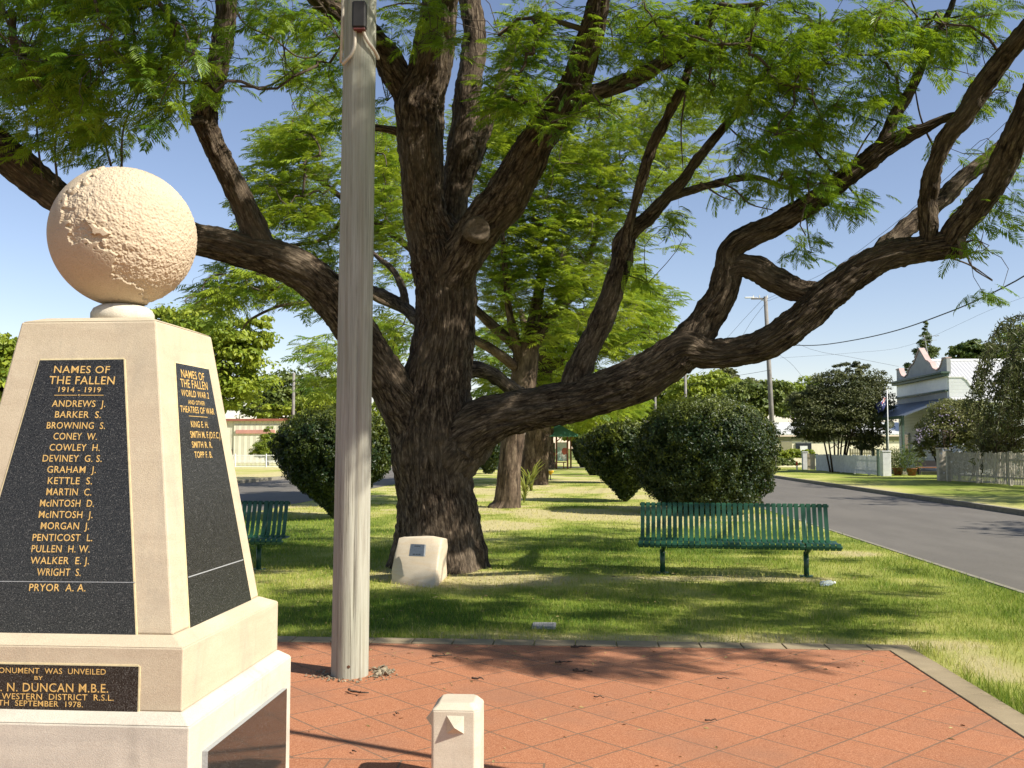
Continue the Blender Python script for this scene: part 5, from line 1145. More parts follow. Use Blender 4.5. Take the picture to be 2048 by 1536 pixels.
# weeping tree at the right edge
rng = np.random.RandomState(90)
wt = W(2075, 900, 37.5); weep = thing('weeping_tree', 'weeping tree with long hanging green strands at the right edge of the view', 'tree', (wt[0], wt[1], .12))
P, N, tn = [], [], []; br = []
for k in range(430):
    px = rng.uniform(1960, 2220); py = rng.uniform(630, 800)+max(0, (2030-px))*.9
    if px < 2030 and rng.rand() < .62: continue
    a = W(px, py, 37.5+rng.uniform(-2.6, 2.6)); L = rng.uniform(.9, 3.4)*(1 if py > 660 else .7); dx = rng.normal()*.25; arch = -rng.uniform(.2, 1.1) if px < 2060 else rng.uniform(-.3, .4)
    st = [a+np.array([arch*s+dx*s*s*.3, rng.normal()*.02, .25*s-L*s*s*.9-.1*s]) for s in np.linspace(0, 1, 9)]
    br.append((np.array(st), np.linspace(.018, .005, 9)))
    m_ = int(L*23)
    for _ in range(m_):
        s = rng.rand(); q = st[int(s*8)]; P.append(q+rng.normal(size=3)*[.07, .07, .10]); N.append([rng.normal(), rng.normal()-.5, .2]); tn.append(rng.rand()*.7)
leafcloud('crown', weep, M['olive_leaf'], np.array(P), np.array(N), np.full(len(P), .23), .24, np.array(tn), rng, .3)
twig_mesh('branches', weep, M['trunk_far'], br, 4)
b = MB(); b.tube([(wt[0], wt[1], .1), (wt[0]+.1, wt[1], 2.2), (wt[0]-.2, wt[1]+.1, 5.5)], [.22, .18, .08], 12); b.build('trunk', M['trunk_far'], weep, True)
# street trees right of the view: their long shadows lie over the verge, the house front and the road
for i, (x, y, h, r) in enumerate(((18.5, 25.5, 8.0, 3.2), (23.0, 30.0, 8.0, 3.2), (17.5, 15.5, 7.5, 2.8))):
    d = 1; t = thing('broad_tree', ['broad street tree on the right verge, just beyond the right edge of the view', 'farther street tree standing behind the weeping tree', 'nearer street tree on the right verge beside the paving'][i], 'tree', (x, y, .12))
    n = 90; D = rng.normal(size=(n, 3)); D /= np.linalg.norm(D, axis=1)[:, None]; D *= rng.rand(n, 1)**.4; C = np.array([x, y, h-2.2])+D*[r, r, 2.4]
    D2 = rng.normal(size=(n, 40, 3)); D2 /= np.linalg.norm(D2, axis=2)[..., None]; Pq = (C[:, None]+D2*rng.rand(n, 40, 1)**.5*.7).reshape(-1, 3)
    leafcloud('crown', t, M['tree_leaf'], Pq, D2.reshape(-1, 3)+[0, 0, .3], np.full(len(Pq), .26), .55, rng.rand(len(Pq)), rng)
    b = MB(); b.tube([(x, y, .1), (x, y+.1, h*.4), (x+.1, y, h-2)], [.24, .2, .08], 10); b.build('trunk', M['trunk_far'], t, True)
# strappy plants beside the second trunk
def strappy(px, py, d, hgt, n, label, seed, z0=0, mat_=None, spread=.5):
    rs = np.random.RandomState(seed); g_ = W(px, py, d); b = MB(); o = np.array([g_[0], g_[1], z0])
    for k in range(n):
        a = rs.uniform(0, 2*np.pi); L = hgt*rs.uniform(.5, 1.1); w_ = .028*hgt/.9; dv = np.array([math.cos(a), math.sin(a), 0]); sv = np.array([-dv[1], dv[0], 0])
        V = []
        for s in (0, .35, .7, 1):
            p = o+dv*spread*L*s**1.6+np.array([0, 0, L*(1.15*s-.45*s*s)]); V += [p+sv*w_*(1-.85*s), p-sv*w_*(1-.85*s)]
        b.add(V, [(0, 1, 3, 2), (2, 3, 5, 4), (4, 5, 7, 6)])
    tt = np.repeat(rs.rand(n), 8); ob_ = mkobj('strappy_plant', b.v, b.f, mat_ or M['strap'], None, False, tint=tt, origin=o)
    return tag(ob_, label, 'plant')
M['strap'] = leaf_mat('strap_leaf', (.10, .15, .02), (.26, .26, .05), .3)
strappy(1050, 995, 30, 1.15, 34, 'tall yellow green strappy plant at the right foot of the second jacaranda trunk', 1)
strappy(1062, 975, 35, 1.7, 26, 'taller arching strappy plant between the second and third jacaranda trunks', 2)
strappy(1048, 1008, 27.5, .55, 22, 'small low strappy plant in front of the taller ones beside the second trunk', 3)

# ================================================================== SHELTER AND YELLOW MARKERS
M['timber'] = plain('stained_timber', (.20, .075, .03), .7, .25, 8)
M['green_roof'] = plain('green_roof_sheet', (.085, .24, .165), .45, .12, 2)
kp = W(1122, 935, 73); kx, ky = kp[0], kp[1]
ki = thing('picnic_shelter', 'small information shelter with a green hipped roof and painted boards on timber posts', 'shelter', (kx, ky, 0))
b = MB(); e = 1.75; zr, za = 2.48, 3.5
for s_, (x0, y0, x1, y1) in enumerate(((-e, -e, e, -e), (e, -e, e, e), (e, e, -e, e), (-e, e, -e, -e))):
    b.add([(kx+x0-.25, ky+y0, zr), (kx+x1-.25, ky+y1, zr), (kx-.35, ky, za)], [(0, 1, 2)])
b.add([(kx+x-.25, ky+y, zr-.05) for x, y in ((-e, -e), (e, -e), (e, e), (-e, e))]+[(kx+x-.25, ky+y, zr) for x, y in ((-e, -e), (e, -e), (e, e), (-e, e))], [(3, 2, 1, 0), (0, 1, 5, 4), (1, 2, 6, 5), (2, 3, 7, 6), (3, 0, 4, 7)])
b.build('roof', M['green_roof'], ki)
for x, y in ((-.32, -1.2), (.52, -1.2), (-1.55, -.2), (.75, 1.2)):
    b = MB(); b.box((kx+x, ky+y, 1.22), (.13, .13, 2.44)); b.box((kx+x+.22, ky+y, 2.25), (.5, .07, .07), roty(-.75)); b.build('post', M['timber'], ki)
M['board_white'] = plain('cream_board', (.62, .60, .50), .6, .1, 3); M['board_green'] = plain('grey_green_board', (.24, .30, .20), .6, .3, 2); M['board_red'] = plain('faded_red_paint', (.50, .12, .06), .6, .2, 4); M['board_teal'] = plain('pale_teal_paint', (.36, .48, .40), .6, .15, 4)
b = MB(); b.box((kx+.10, ky-1.22, 1.30), (.72, .04, 1.42)); o = b.build('painted_board', M['board_white'], ki)
def disc(cx, cz, rx, rz, y, a0=0, a1=2*math.pi, n=20): return [(cx, y, cz)]+[(cx+rx*math.cos(a0+(a1-a0)*k/n), y, cz+rz*math.sin(a0+(a1-a0)*k/n)) for k in range(n+1)]
b = MB()
x0, yq = kx+.10, ky-1.245
b.add([(x0-.34, yq, .62), (x0+.1, yq, .62), (x0-.16, yq, 1.0), (x0-.08, yq, 1.4), (x0-.16, yq, 1.62), (x0-.34, yq, 1.66)], [(0, 1, 2, 3, 4, 5)])
b.build('painted_river', M['board_teal'], o)
D = disc(x0+.17, 1.33, .18, .26, yq-.003, math.pi*.4, math.pi*1.75); D.append((x0+.35, yq-.003, 1.06)); D.append((x0+.35, yq-.003, 1.58)); b = MB(); b.add(D, [tuple(range(1, len(D)))]); b.build('painted_hill', M['board_red'], o)
b = MB(); zs = [(-1.25, .62), (-.42, .62), (-.42, 1.98), (-.62, 1.95), (-.95, 1.7), (-1.25, 1.35)]
b.hexa([(kx+x, ky-.95, z) for x, z in zs], [(kx+x, ky-.99, z) for x, z in zs]); o = b.build('painted_board', M['board_green'], ki)
b = MB(); b.add([(kx-1.22, ky-.993, .98), (kx-.75, ky-.993, 1.02), (kx-.43, ky-.993, .95), (kx-.43, ky-.993, 1.25), (kx-.7, ky-.993, 1.2), (kx-1.2, ky-.993, 1.12)], [(0, 1, 2, 3, 4, 5)]); b.build('painted_stripe', M['board_red'], o)
b = MB(); b.box((kx-.2, ky+.2, .47), (1.2, .5, .06)); b.box((kx-.6, ky+.2, .22), (.08, .4, .44)); b.box((kx+.2, ky+.2, .22), (.08, .4, .44)); b.build('seat', M['timber'], ki)
M['yellow'] = plain('yellow_enamel', (.85, .50, .02), .45, .1, 6)
def marker(px, py, top, d, r, label):
    g_ = W(px, py, d); z = EYE+(896-top)/FPX*d; t = thing('garden_light', label, 'garden light', (g_[0], g_[1], 0), 'yellow topped low lights along the lawn')
    b = MB(); b.tube([(g_[0], g_[1], 0), (g_[0], g_[1], z-.12)], .022, 8); b.build('stake', M['dark_box'], t)
    V = []; n = 18
    for rr_, zz_ in ((.05, z-.16), (.10, z-.08), (r, z-.02), (r*1.0, z+.03), (r*.7, z+.05), (.01, z+.055)):
        V += [(g_[0]+rr_*math.cos(2*math.pi*k/n), g_[1]+rr_*math.sin(2*math.pi*k/n), zz_) for k in range(n)]
    MB().add(V, [(i*n+k, i*n+(k+1) % n, (i+1)*n+(k+1) % n, (i+1)*n+k) for i in range(5) for k in range(n)]).build('yellow_cap', M['yellow'], t, True)
marker(1101, 959, 943, 47, .17, 'yellow topped low light on a thin stake right of the third jacaranda trunk')
marker(1084, 944, 929, 60, .14, 'smaller yellow topped light half hidden by the third jacaranda trunk')
marker(1039, 962, 944, 46, .12, 'yellow topped light between the second and third jacaranda trunks')

# ================================================================== LEFT STREET: SHED, FENCE, POST
def ribbed(name, base, pitch, axis=0, rough=.5, amp=.25):
    g = NG(name); geo = g.n('NewGeometry'); s = g.n('SeparateXYZ'); g.l(geo.outputs['Position'], s.inputs[0])
    f = g.math('FRACT', g.math('DIVIDE', s.outputs[axis], pitch)); h = g.math('ABSOLUTE', g.math('SUBTRACT', f, .5))
    n = g.noise(g.world(), 1.5, 4)
    c = g.ramp(n, [(.3, tuple(x*.88 for x in base)), (.7, base)]); c = g.mix(g.math('MULTIPLY', g.math('GREATER_THAN', h, .44), .35), c, tuple(x*.45 for x in base))
    g.base(c).rough(rough).bump(h, amp, pitch*.4); return g.m
M['cream_rib'] = ribbed('cream_ribbed_steel', (.74, .71, .56), .55); M['red_trim'] = plain('faded_red_trim', (.32, .11, .075), .5, .15, 2); M['pink_trim'] = plain('sun_bleached_pink', (.55, .27, .22), .6, .15, 1)
sp = W(515, 920, 88); sx_, sy_ = sp[0], sp[1]; shed = thing('shed', 'cream ribbed metal shed with a red roof trim across the left road', 'shed', (sx_, sy_, .14))
k = 88/FPX; zt_ = EYE+(896-842)*k
xl, xr = sx_-7.5, sx_+3.05
b = MB(); b.box(((xl+xr)/2, sy_+4, .14+(zt_-.14)/2), (xr-xl, 8, zt_-.14)); b.build('wall', M['cream_rib'], shed)
b = MB(); b.box(((xl+xr)/2, sy_+3.95, zt_+.10), (xr-xl+.3, 8.5, .20)); b.build('roof', M['red_trim'], shed)
b = MB(); b.box((sx_-.1, sy_-.05, 1.95), (4.3, .08, 3.5)); dd_ = b.build('sliding_door', M['cream_rib'], shed)
b = MB(); b.box((sx_-.2, sy_-.12, zt_-1.0), (3.7, .16, .34)); b.build('door_rail', M['pink_trim'], dd_)
b = MB(); b.box((sx_-2.55, sy_-.2, 1.0), (.3, .3, .9)); b.build('meter_box', M['dark_box'], shed)
fg = W(520, 938, 71); fz = .145
mf = thing('mesh_fence', 'low white mesh fence on the far side of the left road', 'fence', (fg[0], fg[1], fz))
b = MB()
for i in range(150): b.box((fg[0]-7+i*.1, fg[1], fz+.47), (.022, .02, .9))
for z in (.03, .45, .88): b.box((fg[0]+.5, fg[1], fz+z), (15, .04, .06))
b.build('mesh_panel', M['white_paint'], mf)
for i in range(7):
    b = MB(); b.tube([(fg[0]-7+i*2.37+.35, fg[1], fz), (fg[0]-7+i*2.37+.35, fg[1], fz+1.0)], .045, 8); b.build('post', M['white_paint'], mf)
def upole(px, base_y, top_y, d, wpx, label, z0=.12, lean=0, group=None):
    g_ = W(px, base_y, d); z = EYE+(896-top_y)/FPX*d; t = thing('utility_pole', label, 'utility pole', (g_[0], g_[1], z0), group); r = wpx/2*d/FPX
    b = MB(); b.tube([(g_[0], g_[1], z0-.05), (g_[0]+lean*.5, g_[1], z/2), (g_[0]+lean, g_[1], z)], [r*1.15, r, r*.8], 12); b.build('shaft', M['far_wood'], t, True); return t, np.array([g_[0]+lean, g_[1], z])
M['far_wood'] = plain('grey_pole_timber', (.20, .185, .165), .85, .25, 3)
upole(585, 925, 745, 92, 6.5, 'plain grey wooden post standing behind the cream shed', .14)
up, utop = upole(1549, 952, 590, 55.0, 9.5, 'tall slightly leaning utility pole at the far side of the right road', .12, -.33)
b = MB(); b.box(utop+np.array([-.35, 0, -.12]), (.95, .09, .09)); b.build('crossarm', M['far_wood'], up)
b = MB(); b.tube([utop+np.array([0, 0, -.3]), utop+np.array([-.5, 0, -.05]), utop+np.array([-.75, 0, -.05])], .025, 8); b.box(utop+np.array([-.95, 0, -.05]), (.5, .14, .08), bev=.02); b.build('street_lamp', M['white_paint'], up)
for xx in (-.7, -.35, .1):
    b = MB(); b.tube([utop+np.array([xx, 0, -.08]), utop+np.array([xx, 0, .08])], [.035, .025], 8); b.build('insulator', M['board_white'], up)
u2, t2 = upole(1373, 940, 748, 92, 6, 'slim distant pole above the left part of the biggest clipped bush', .12)
u3, t3 = upole(1312, 940, 772, 108, 5, 'farther thin distant pole left of the slim one', .12)
def wire(label, pts, r, px=True):
    P = [W(*p) for p in pts]; P, _ = catmull(P, [1]*len(P), 1.0); b = MB(); b.tube(P, r, 5); tag(b.build('overhead_wire', M['cable'], None, True, origin=P[0]), label, 'wire', 'overhead wires on the right')
M['cable'] = plain('black_cable', (.03, .03, .033), .6, .2, 4)
wire('thick sagging black cable from the leaning utility pole towards the upper right', [(1543, 687, 55), (1580, 690, 52), (1640, 690, 47), (1720, 678, 42), (1800, 659, 37), (1880, 631, 33), (1955, 600, 29.5), (2060, 545, 26), (2200, 440, 22)], .022)
wire('thin wire from the leaning pole to the parapet of the white house', [(1543, 660, 55), (1620, 698, 55.5), (1700, 714, 56), (1797, 733, 58)], .008)
wire('upper thin wire climbing right from behind the arched limb', [(1536, 597, 55), (1660, 540, 46), (1760, 470, 38), (1850, 395, 32), (2060, 200, 24)], .008)
wire('second thin wire just below the upper thin wire', [(1536, 602, 55), (1640, 560, 47), (1745, 500, 38), (1845, 420, 32), (2060, 240, 24)], .008)
wire('thin wire running down left from the pole top', [(1530, 594, 55), (1490, 636, 62), (1440, 690, 74), (1373, 752, 92)], .010)
wire('second thin wire running down left below the pole top wire', [(1536, 600, 55), (1505, 640, 62), (1460, 700, 74), (1376, 760, 92)], .010)
wire('lower thin wire from the pole dropping left over the clipped bush', [(1541, 740, 55), (1500, 747, 62), (1440, 757, 76), (1373, 770, 92)], .012)
wire('short service wire from the pole down to the dark olive shrub', [(1543, 700, 55), (1580, 725, 57), (1610, 760, 60)], .008)
wire('faint long wire crossing to the aerial on the corrugated roof', [(1560, 716, 56), (1700, 706, 58), (1820, 690, 60), (1980, 620, 55), (2060, 590, 52)], .006)

# ================================================================== RIGHT STREET: HOUSES AND FENCES
Z0 = .125
def boards(name, base, pitch, rough=.6):
    g = NG(name); geo = g.n('NewGeometry'); s = g.n('SeparateXYZ'); g.l(geo.outputs['Position'], s.inputs[0])
    f = g.math('FRACT', g.math('DIVIDE', s.outputs[2], pitch)); n = g.noise(g.world(), 2, 4)
    c = g.ramp(n, [(.3, tuple(x*.88 for x in base)), (.7, base)]); c = g.mix(g.math('MULTIPLY', g.math('LESS_THAN', f, .10), .6), c, tuple(x*.35 for x in base))
    g.base(c).rough(rough).bump(f, .6, pitch*.25); return g.m
M['weatherboard'] = boards('white_weatherboard', (.84, .85, .86), .19); M['house_trim'] = plain('dark_green_trim', (.05, .085, .06), .5, .15, 3); M['parapet_grey'] = plain('grey_parapet', (.34, .345, .34), .7, .1, 2); M['pink_cap'] = plain('pink_capping', (.50, .36, .32), .7, .15, 3)
M['iron'] = ribbed('grey_corrugated_iron', (.50, .50, .50), .20, 0, .45, .5); M['veranda_iron'] = ribbed('slate_blue_veranda_iron', (.11, .13, .16), .16, 1, .45, .4)
hx, y0h, y1h = 20.3, 53.4, 61.6
house = thing('weatherboard_house', 'white weatherboard house with a scalloped grey parapet and a grey corrugated roof', 'house', (hx, y0h, Z0))
b = MB(); b.box((hx+5, (y0h+y1h)/2, Z0+2.1), (10, y1h-y0h, 4.2)); b.build('wall', M['weatherboard'], house)
zc = 5.62; th_ = .22
prof = [(0, zc-1.15), (0, 6.5), (.55, 6.52), (.72, 6.25), (1.0, 6.02), (1.45, 5.92), (1.95, 6.05), (2.35, 6.4), (2.7, 6.55), (3.0, 6.62), (4.05, 7.42), (5.1, 6.62), (5.45, 6.55), (5.85, 6.4), (6.2, 6.05), (6.7, 5.92), (7.15, 6.02), (7.45, 6.25), (7.62, 6.52), (8.2, 6.5), (8.2, zc-1.15)]
def facade(pts, x, th): 
    b = MB(); b.hexa([(x, y0h+u, z) for u, z in pts], [(x+th, y0h+u, z) for u, z in pts]); return b
facade([(0, zc)]+[(u, z) for u, z in prof[1:-1]]+[(8.2, zc)], hx-.05, th_).build('parapet', M['parapet_grey'], house)
b = MB()
for (u0, z0_), (u1, z1_) in zip(prof[1:-2], prof[2:-1]):
    L = math.hypot(u1-u0, z1_-z0_); b.box((hx+th_/2-.05, y0h+(u0+u1)/2, (z0_+z1_)/2+.03), (th_+.10, L+.02, .07), rotx(math.atan2(z1_-z0_, u1-u0)))
b.build('parapet_cap', M['pink_cap'], house)
b = MB(); b.box((hx-.02, (y0h+y1h)/2, 4.92), (.10, 8.2, 1.36)); b.build('fascia', plain('bright_white_fascia', (.86, .87, .88), .5, .06, 3), house)
b = MB(); b.box((hx-.16, (y0h+y1h)/2, 5.58), (.34, 8.5, .16)); b.box((hx-.22, (y0h+y1h)/2, 5.70), (.46, 8.7, .10)); b.build('cornice', M['house_trim'], house)
b = MB(); b.box((hx-.10, (y0h+y1h)/2, 4.72), (.14, 8.3, .10)); b.build('string_moulding', M['house_trim'], house)
b = MB(); b.box((hx-.045, (y0h+y1h)/2, 4.45), (.06, 8.15, .42)); b.build('grey_band', M['parapet_grey'], house)
sp_ = [(0, 3.9), (0, 5.42), (.75, 5.42), (.95, 5.25), (1.15, 4.95), (1.45, 4.7), (1.75, 4.6), (1.9, 4.35), (1.9, 3.9)]
b = MB(); b.hexa([(hx+u, y0h-.10, z) for u, z in sp_][::-1], [(hx+u, y0h+.06, z) for u, z in sp_][::-1]); b.build('side_parapet', M['weatherboard'], house)
b = MB()
for (u0, z0_), (u1, z1_) in zip(sp_[1:-2], sp_[2:-1]):
    L = math.hypot(u1-u0, z1_-z0_); b.box((hx+(u0+u1)/2, y0h-.02, (z0_+z1_)/2+.03), (L+.03, .24, .06), roty(-math.atan2(z1_-z0_, u1-u0)))
b.build('side_parapet_cap', M['white_paint'], house)
b = MB(); b.hexa([(hx+.1, y0h-.35, 4.12), (hx+10, y0h-.35, 4.12), (hx+10, y0h+4.1, 6.62), (hx+.1, y0h+4.1, 6.62)], [(hx+.1, y0h-.35, 4.18), (hx+10, y0h-.35, 4.18), (hx+10, y0h+4.1, 6.70), (hx+.1, y0h+4.1, 6.70)])
b.hexa([(hx+.1, y0h+4.1, 6.62), (hx+10, y0h+4.1, 6.62), (hx+10, y1h+.3, 4.12), (hx+.1, y1h+.3, 4.12)], [(hx+.1, y0h+4.1, 6.70), (hx+10, y0h+4.1, 6.70), (hx+10, y1h+.3, 4.18), (hx+.1, y1h+.3, 4.18)])
rf = b.build('roof', M['iron'], house)
b = MB(); b.tube([(hx+.1, y0h+4.1, 6.72), (hx+10, y0h+4.1, 6.72)], .10, 8); b.build('ridge_cap', M['white_paint'], rf)
b = MB(); b.box((hx+5.9, y0h-.40, 4.10), (8.0, .10, .12)); b.build('gutter', M['white_paint'], rf)
# veranda
vx = hx-2.5; b = MB()
b.hexa([(vx, y0h-.3, 3.30), (hx-.02, y0h-.3, 4.28), (hx-.02, y1h+.2, 4.28), (vx, y1h+.2, 3.30)][::-1], [(vx, y0h-.3, 3.36), (hx-.02, y0h-.3, 4.34), (hx-.02, y1h+.2, 4.34), (vx, y1h+.2, 3.36)][::-1]); ver = b.build('veranda_roof', M['veranda_iron'], house)
b = MB(); b.box((vx-.03, (y0h+y1h)/2, 3.26), (.08, 8.6, .16)); b.build('gutter', M['house_trim'], ver)
b = MB(); yg = y0h+5.4; b.add([(vx-.25, yg-1.1, 3.3), (vx-.25, yg+1.1, 3.3), (vx-.25, yg, 4.25), (vx+1.6, yg, 4.1)], [(0, 1, 2), (1, 3, 2), (0, 2, 3)]); b.build('veranda_gable', M['house_trim'], ver)
for u in (.2, 2.9, 5.6, 8.0):
    b = MB(); b.box((vx+.08, y0h+u, 1.72), (.12, .12, 3.2)); b.box((vx+.08, y0h+u+.3, 3.0), (.06, .6, .06), rotx(-.8)); b.box((vx+.08, y0h+u, Z0+.3), (.16, .16, .6)); b.build('veranda_post', M['house_trim'], house)
b = MB(); b.box((hx-1.2, (y0h+y1h)/2, Z0+.09), (2.8, 8.5, .18)); b.build('veranda_floor', M['concrete'], house)
b = MB(); b.box((hx-.03, y0h+4.7, 1.35), (.08, 1.05, 2.15)); dr_ = b.build('door', M['parapet_grey'], house); b = MB(); b.box((hx-.05, y0h+4.7, 1.38), (.10, 1.25, 2.32)); b.build('door_frame', M['white_paint'], dr_)
M['glass'] = NG('dark_window').base((.03, .035, .04)).rough(.08).m
for u in (2.0, 6.9):
    b = MB(); b.box((hx-.04, y0h+u, 1.75), (.05, 1.1, 1.3)); w_ = b.build('window', M['glass'], house); b = MB()
    for (a, c_, s1, s2) in ((0, .68, 1.25, .08), (0, -.68, 1.25, .08), (.6, 0, .08, 1.4), (-.6, 0, .08, 1.4), (0, 0, 1.1, .05)): b.box((hx-.06, y0h+u+a, 1.75+c_), (.08, s1, s2))
    b.build('window_frame', M['white_paint'], w_)
M['globe_glass'] = plain('white_glass_globe', (.75, .75, .74), .25, .04, 5)
for u in (3.0, 5.2):
    V, Fc = [], []; n = 16
    for a in range(9):
        f_ = math.pi*a/8; V += [(vx+.3+.24*math.sin(f_)*math.cos(2*math.pi*k/n), y0h+u+.24*math.sin(f_)*math.sin(2*math.pi*k/n), 2.95+.24*math.cos(f_)) for k in range(n)]
    MB().add(V, [(i*n+k, i*n+(k+1) % n, (i+1)*n+(k+1) % n, (i+1)*n+k) for i in range(8) for k in range(n)]).build('lamp_globe', M['globe_glass'], house, True)
b = MB(); at0 = np.array([hx+.5, y0h+4.1, 6.7]); b.tube([at0, at0+np.array([-.25, 0, 1.55])], .022, 6)
for z, L in ((1.5, 1.1), (1.25, .8)): b.box(at0+np.array([-.22+.3, 0, z]), (L, .02, .02))
for q in (-.2, 0, .2, .4, .6): b.box(at0+np.array([-.1+q, 0, 1.5]), (.02, .5, .02))
b.build('television_aerial', M['parapet_grey'], house)
# house bench and pots under the wall
g_ = W(1862, 952, 51.5); t = thing('porch_bench', 'dark low bench with a brown box under the white house wall', 'bench', (g_[0], g_[1], Z0))
b = MB(); b.box((g_[0], g_[1], Z0+.40), (1.5, .45, .06)); b.build('seat', M['timber'], t)
for x in (-.65, .65): b = MB(); b.box((g_[0]+x, g_[1], Z0+.19), (.08, .4, .37)); b.build('leg', M['dark_box'], t)
b = MB(); b.box((g_[0], g_[1]+.22, Z0+.62), (1.5, .05, .3)); b.build('backrest', M['dark_box'], t)
for px, py, d, s, lab in ((1796, 956, 50.5, .55, 'dark potted shrub beside the gate post at the veranda corner'), (1824, 958, 49.8, .75, 'spiky dark potted plant beside the veranda post')):
    g_ = W(px, py, d); t = thing('potted_plant', lab, 'potted plant', (g_[0], g_[1], Z0)); V = []; n = 16
    for r, z in ((.01, 0), (.18, 0), (.26, .36), (.28, .36), (.28, .40), (.22, .38), (.01, .36)): V += [(g_[0]+r*math.cos(2*math.pi*k/n), g_[1]+r*math.sin(2*math.pi*k/n), Z0+z) for k in range(n)]
    MB().add(V, [(i*n+k, i*n+(k+1) % n, (i+1)*n+(k+1) % n, (i+1)*n+k) for i in range(6) for k in range(n)]).build('pot', M['timber'], t, True)
    n = 700; D = rng.normal(size=(n, 3))*[.25, .25, .32]*s/.6; leafcloud('foliage', t, M['dark_leaf'], D+[g_[0], g_[1], Z0+.4+s*.65], D+[0, 0, .1], np.full(n, .16), .25, rng.rand(n)*.8, rng)
# flagpole with flag
g_ = W(1778, 950, 51); t = thing('flagpole', 'thin leaning white flagpole with a dark blue flag in front of the white house', 'flagpole', (g_[0], g_[1], Z0)); ft = W(1774, 779, 51)
b = MB(); b.tube([(g_[0], g_[1], Z0), ft], [.035, .025], 10); b.build('pole', M['white_paint'], t, True)
nx, ny = 18, 10; V = []; Fq = []; mi = []
f0 = W(1773.5, 790, 51); dn = (np.array([g_[0], g_[1], Z0])-ft); dn /= np.linalg.norm(dn)
for j in range(ny+1):
    for i in range(nx+1):
        u, v = i/nx, j/ny; V.append(f0+dn*(.50*v)+np.array([-.58*u*(1-.25*v), .10*math.sin(7*u+2*v)*u, -.50*u**.8+.05*math.sin(9*u)]))
M['flag_blue'] = plain('navy_flag_cloth', (.012, .018, .10), .8, .1, 4); M['flag_red'] = plain('flag_red', (.45, .02, .03), .8, .1, 4); M['flag_white'] = plain('flag_white', (.7, .7, .7), .8, .05, 4)
for j in range(ny):
    for i in range(nx):
        Fq.append((j*(nx+1)+i, j*(nx+1)+i+1, (j+1)*(nx+1)+i+1, (j+1)*(nx+1)+i)); m_ = 0
        if i < 9 and j < 5:
            a, c_ = i-4, j-2
            if a == 0 or c_ == 0: m_ = 1
            elif abs(a) == 1 or abs(abs(a)-2*abs(c_)) < 1: m_ = 2
        elif (i, j) in ((4, 7), (13, 2), (13, 7), (11, 4), (15, 3)): m_ = 2
        mi.append(m_)
mkobj('flag', V, np.array(Fq), [M['flag_blue'], M['flag_red'], M['flag_white']], t, True, mi)
# fences
def paling(name, label, p0, p1, h, pitch, wd, mat_, post_every=2.4, gapless=False):
    p0, p1 = np.array(p0), np.array(p1); L = np.linalg.norm(p1-p0); u = (p1-p0)/L; a = math.atan2(u[1], u[0]); t = thing(name, label, 'fence', (p0[0], p0[1], Z0)); b = MB(); n = int(L/pitch); rs = np.random.RandomState(n)
    for k in range(n):
        c = p0+u*(k+.5)*pitch; hh_ = h*rs.uniform(.96, 1.03); b.box((c[0], c[1], Z0+.04+hh_/2), (wd, .02, hh_), rotz(a+rs.normal()*.01))
    b.build('palings', mat_, t)
    b = MB(); nrm_ = np.array([-u[1], u[0]])
    for z in (.25, .8): c = (p0+p1)/2+nrm_*.035; b.box((c[0], c[1], Z0+h*z), (L, .04, .07), rotz(a))
    b.build('rail', mat_, t)
    for k in range(int(L/post_every)+1):
        c = p0+u*min(L, k*post_every)+nrm_*.09; b = MB(); b.box((c[0], c[1], Z0+(h+.08)/2), (.10, .10, h+.08), rotz(a)); b.build('post', mat_, t)
    return t
M['white_pale'] = plain('worn_white_paling', (.58, .59, .58), .75, .15, 5); M['beige_pale'] = plain('beige_paling', (.52, .43, .29), .75, .15, 5); M['old_pale'] = plain('peeling_picket', (.46, .41, .33), .8, .25, 7)
A, B_ = W(1632, 944, 61), W(1762, 957, 49.4)
paling('paling_fence', 'white close boarded paling fence along the verge below the dark olive shrub', A[:2], B_[:2], 1.0, .115, .100, M['white_pale'])
A2, B2 = W(1615, 943, 63), W(1631, 944, 61.4); paling('paling_fence', 'short beige slatted fence between the white corner post and the white paling fence', A2[:2], B2[:2], 1.02, .12, .075, M['beige_pale'])
A3, B3 = W(1893, 969, 41.5), W(2140, 992, 33.0); paling('picket_fence', 'old picket fence with narrow gaps along the verge at the right edge', A3[:2], B3[:2], 1.25, .105, .055, M['old_pale'])
A4, B4 = W(1700, 915, 68), W(1800, 915, 66); paling('paling_fence', 'beige back fence partly hidden behind the dark olive shrub', A4[:2], B4[:2], 1.35, .12, .08, M['beige_pale'])
for px, py, d, w_, h, mt, lab in ((1610, 943, 63.4, .34, 1.15, 'white_pale', 'thick pale corner post left of the short beige fence'), (1757, 958, 49.2, .13, 1.35, 'house_trim', 'dark gate post at the end of the white paling fence'), (1772, 959, 48.6, .42, 1.25, 'white_pale', 'broad white gate post left of the flagpole'), (1884, 968, 42, .32, 1.40, 'old_pale', 'thick worn post at the left end of the picket fence'), (1898, 970, 41.2, .16, 1.30, 'old_pale', 'slim pale post just right of the thick worn picket post')):
    g_ = W(px, py, d); b = MB(); b.box((g_[0], g_[1], Z0+h/2), (w_, w_, h), bev=.02); b.box((g_[0], g_[1], Z0+h+.03), (w_+.06, w_+.06, .06), bev=.015); tag(b.build('fence_post', M[mt], origin=(g_[0], g_[1], Z0)), lab, 'post')
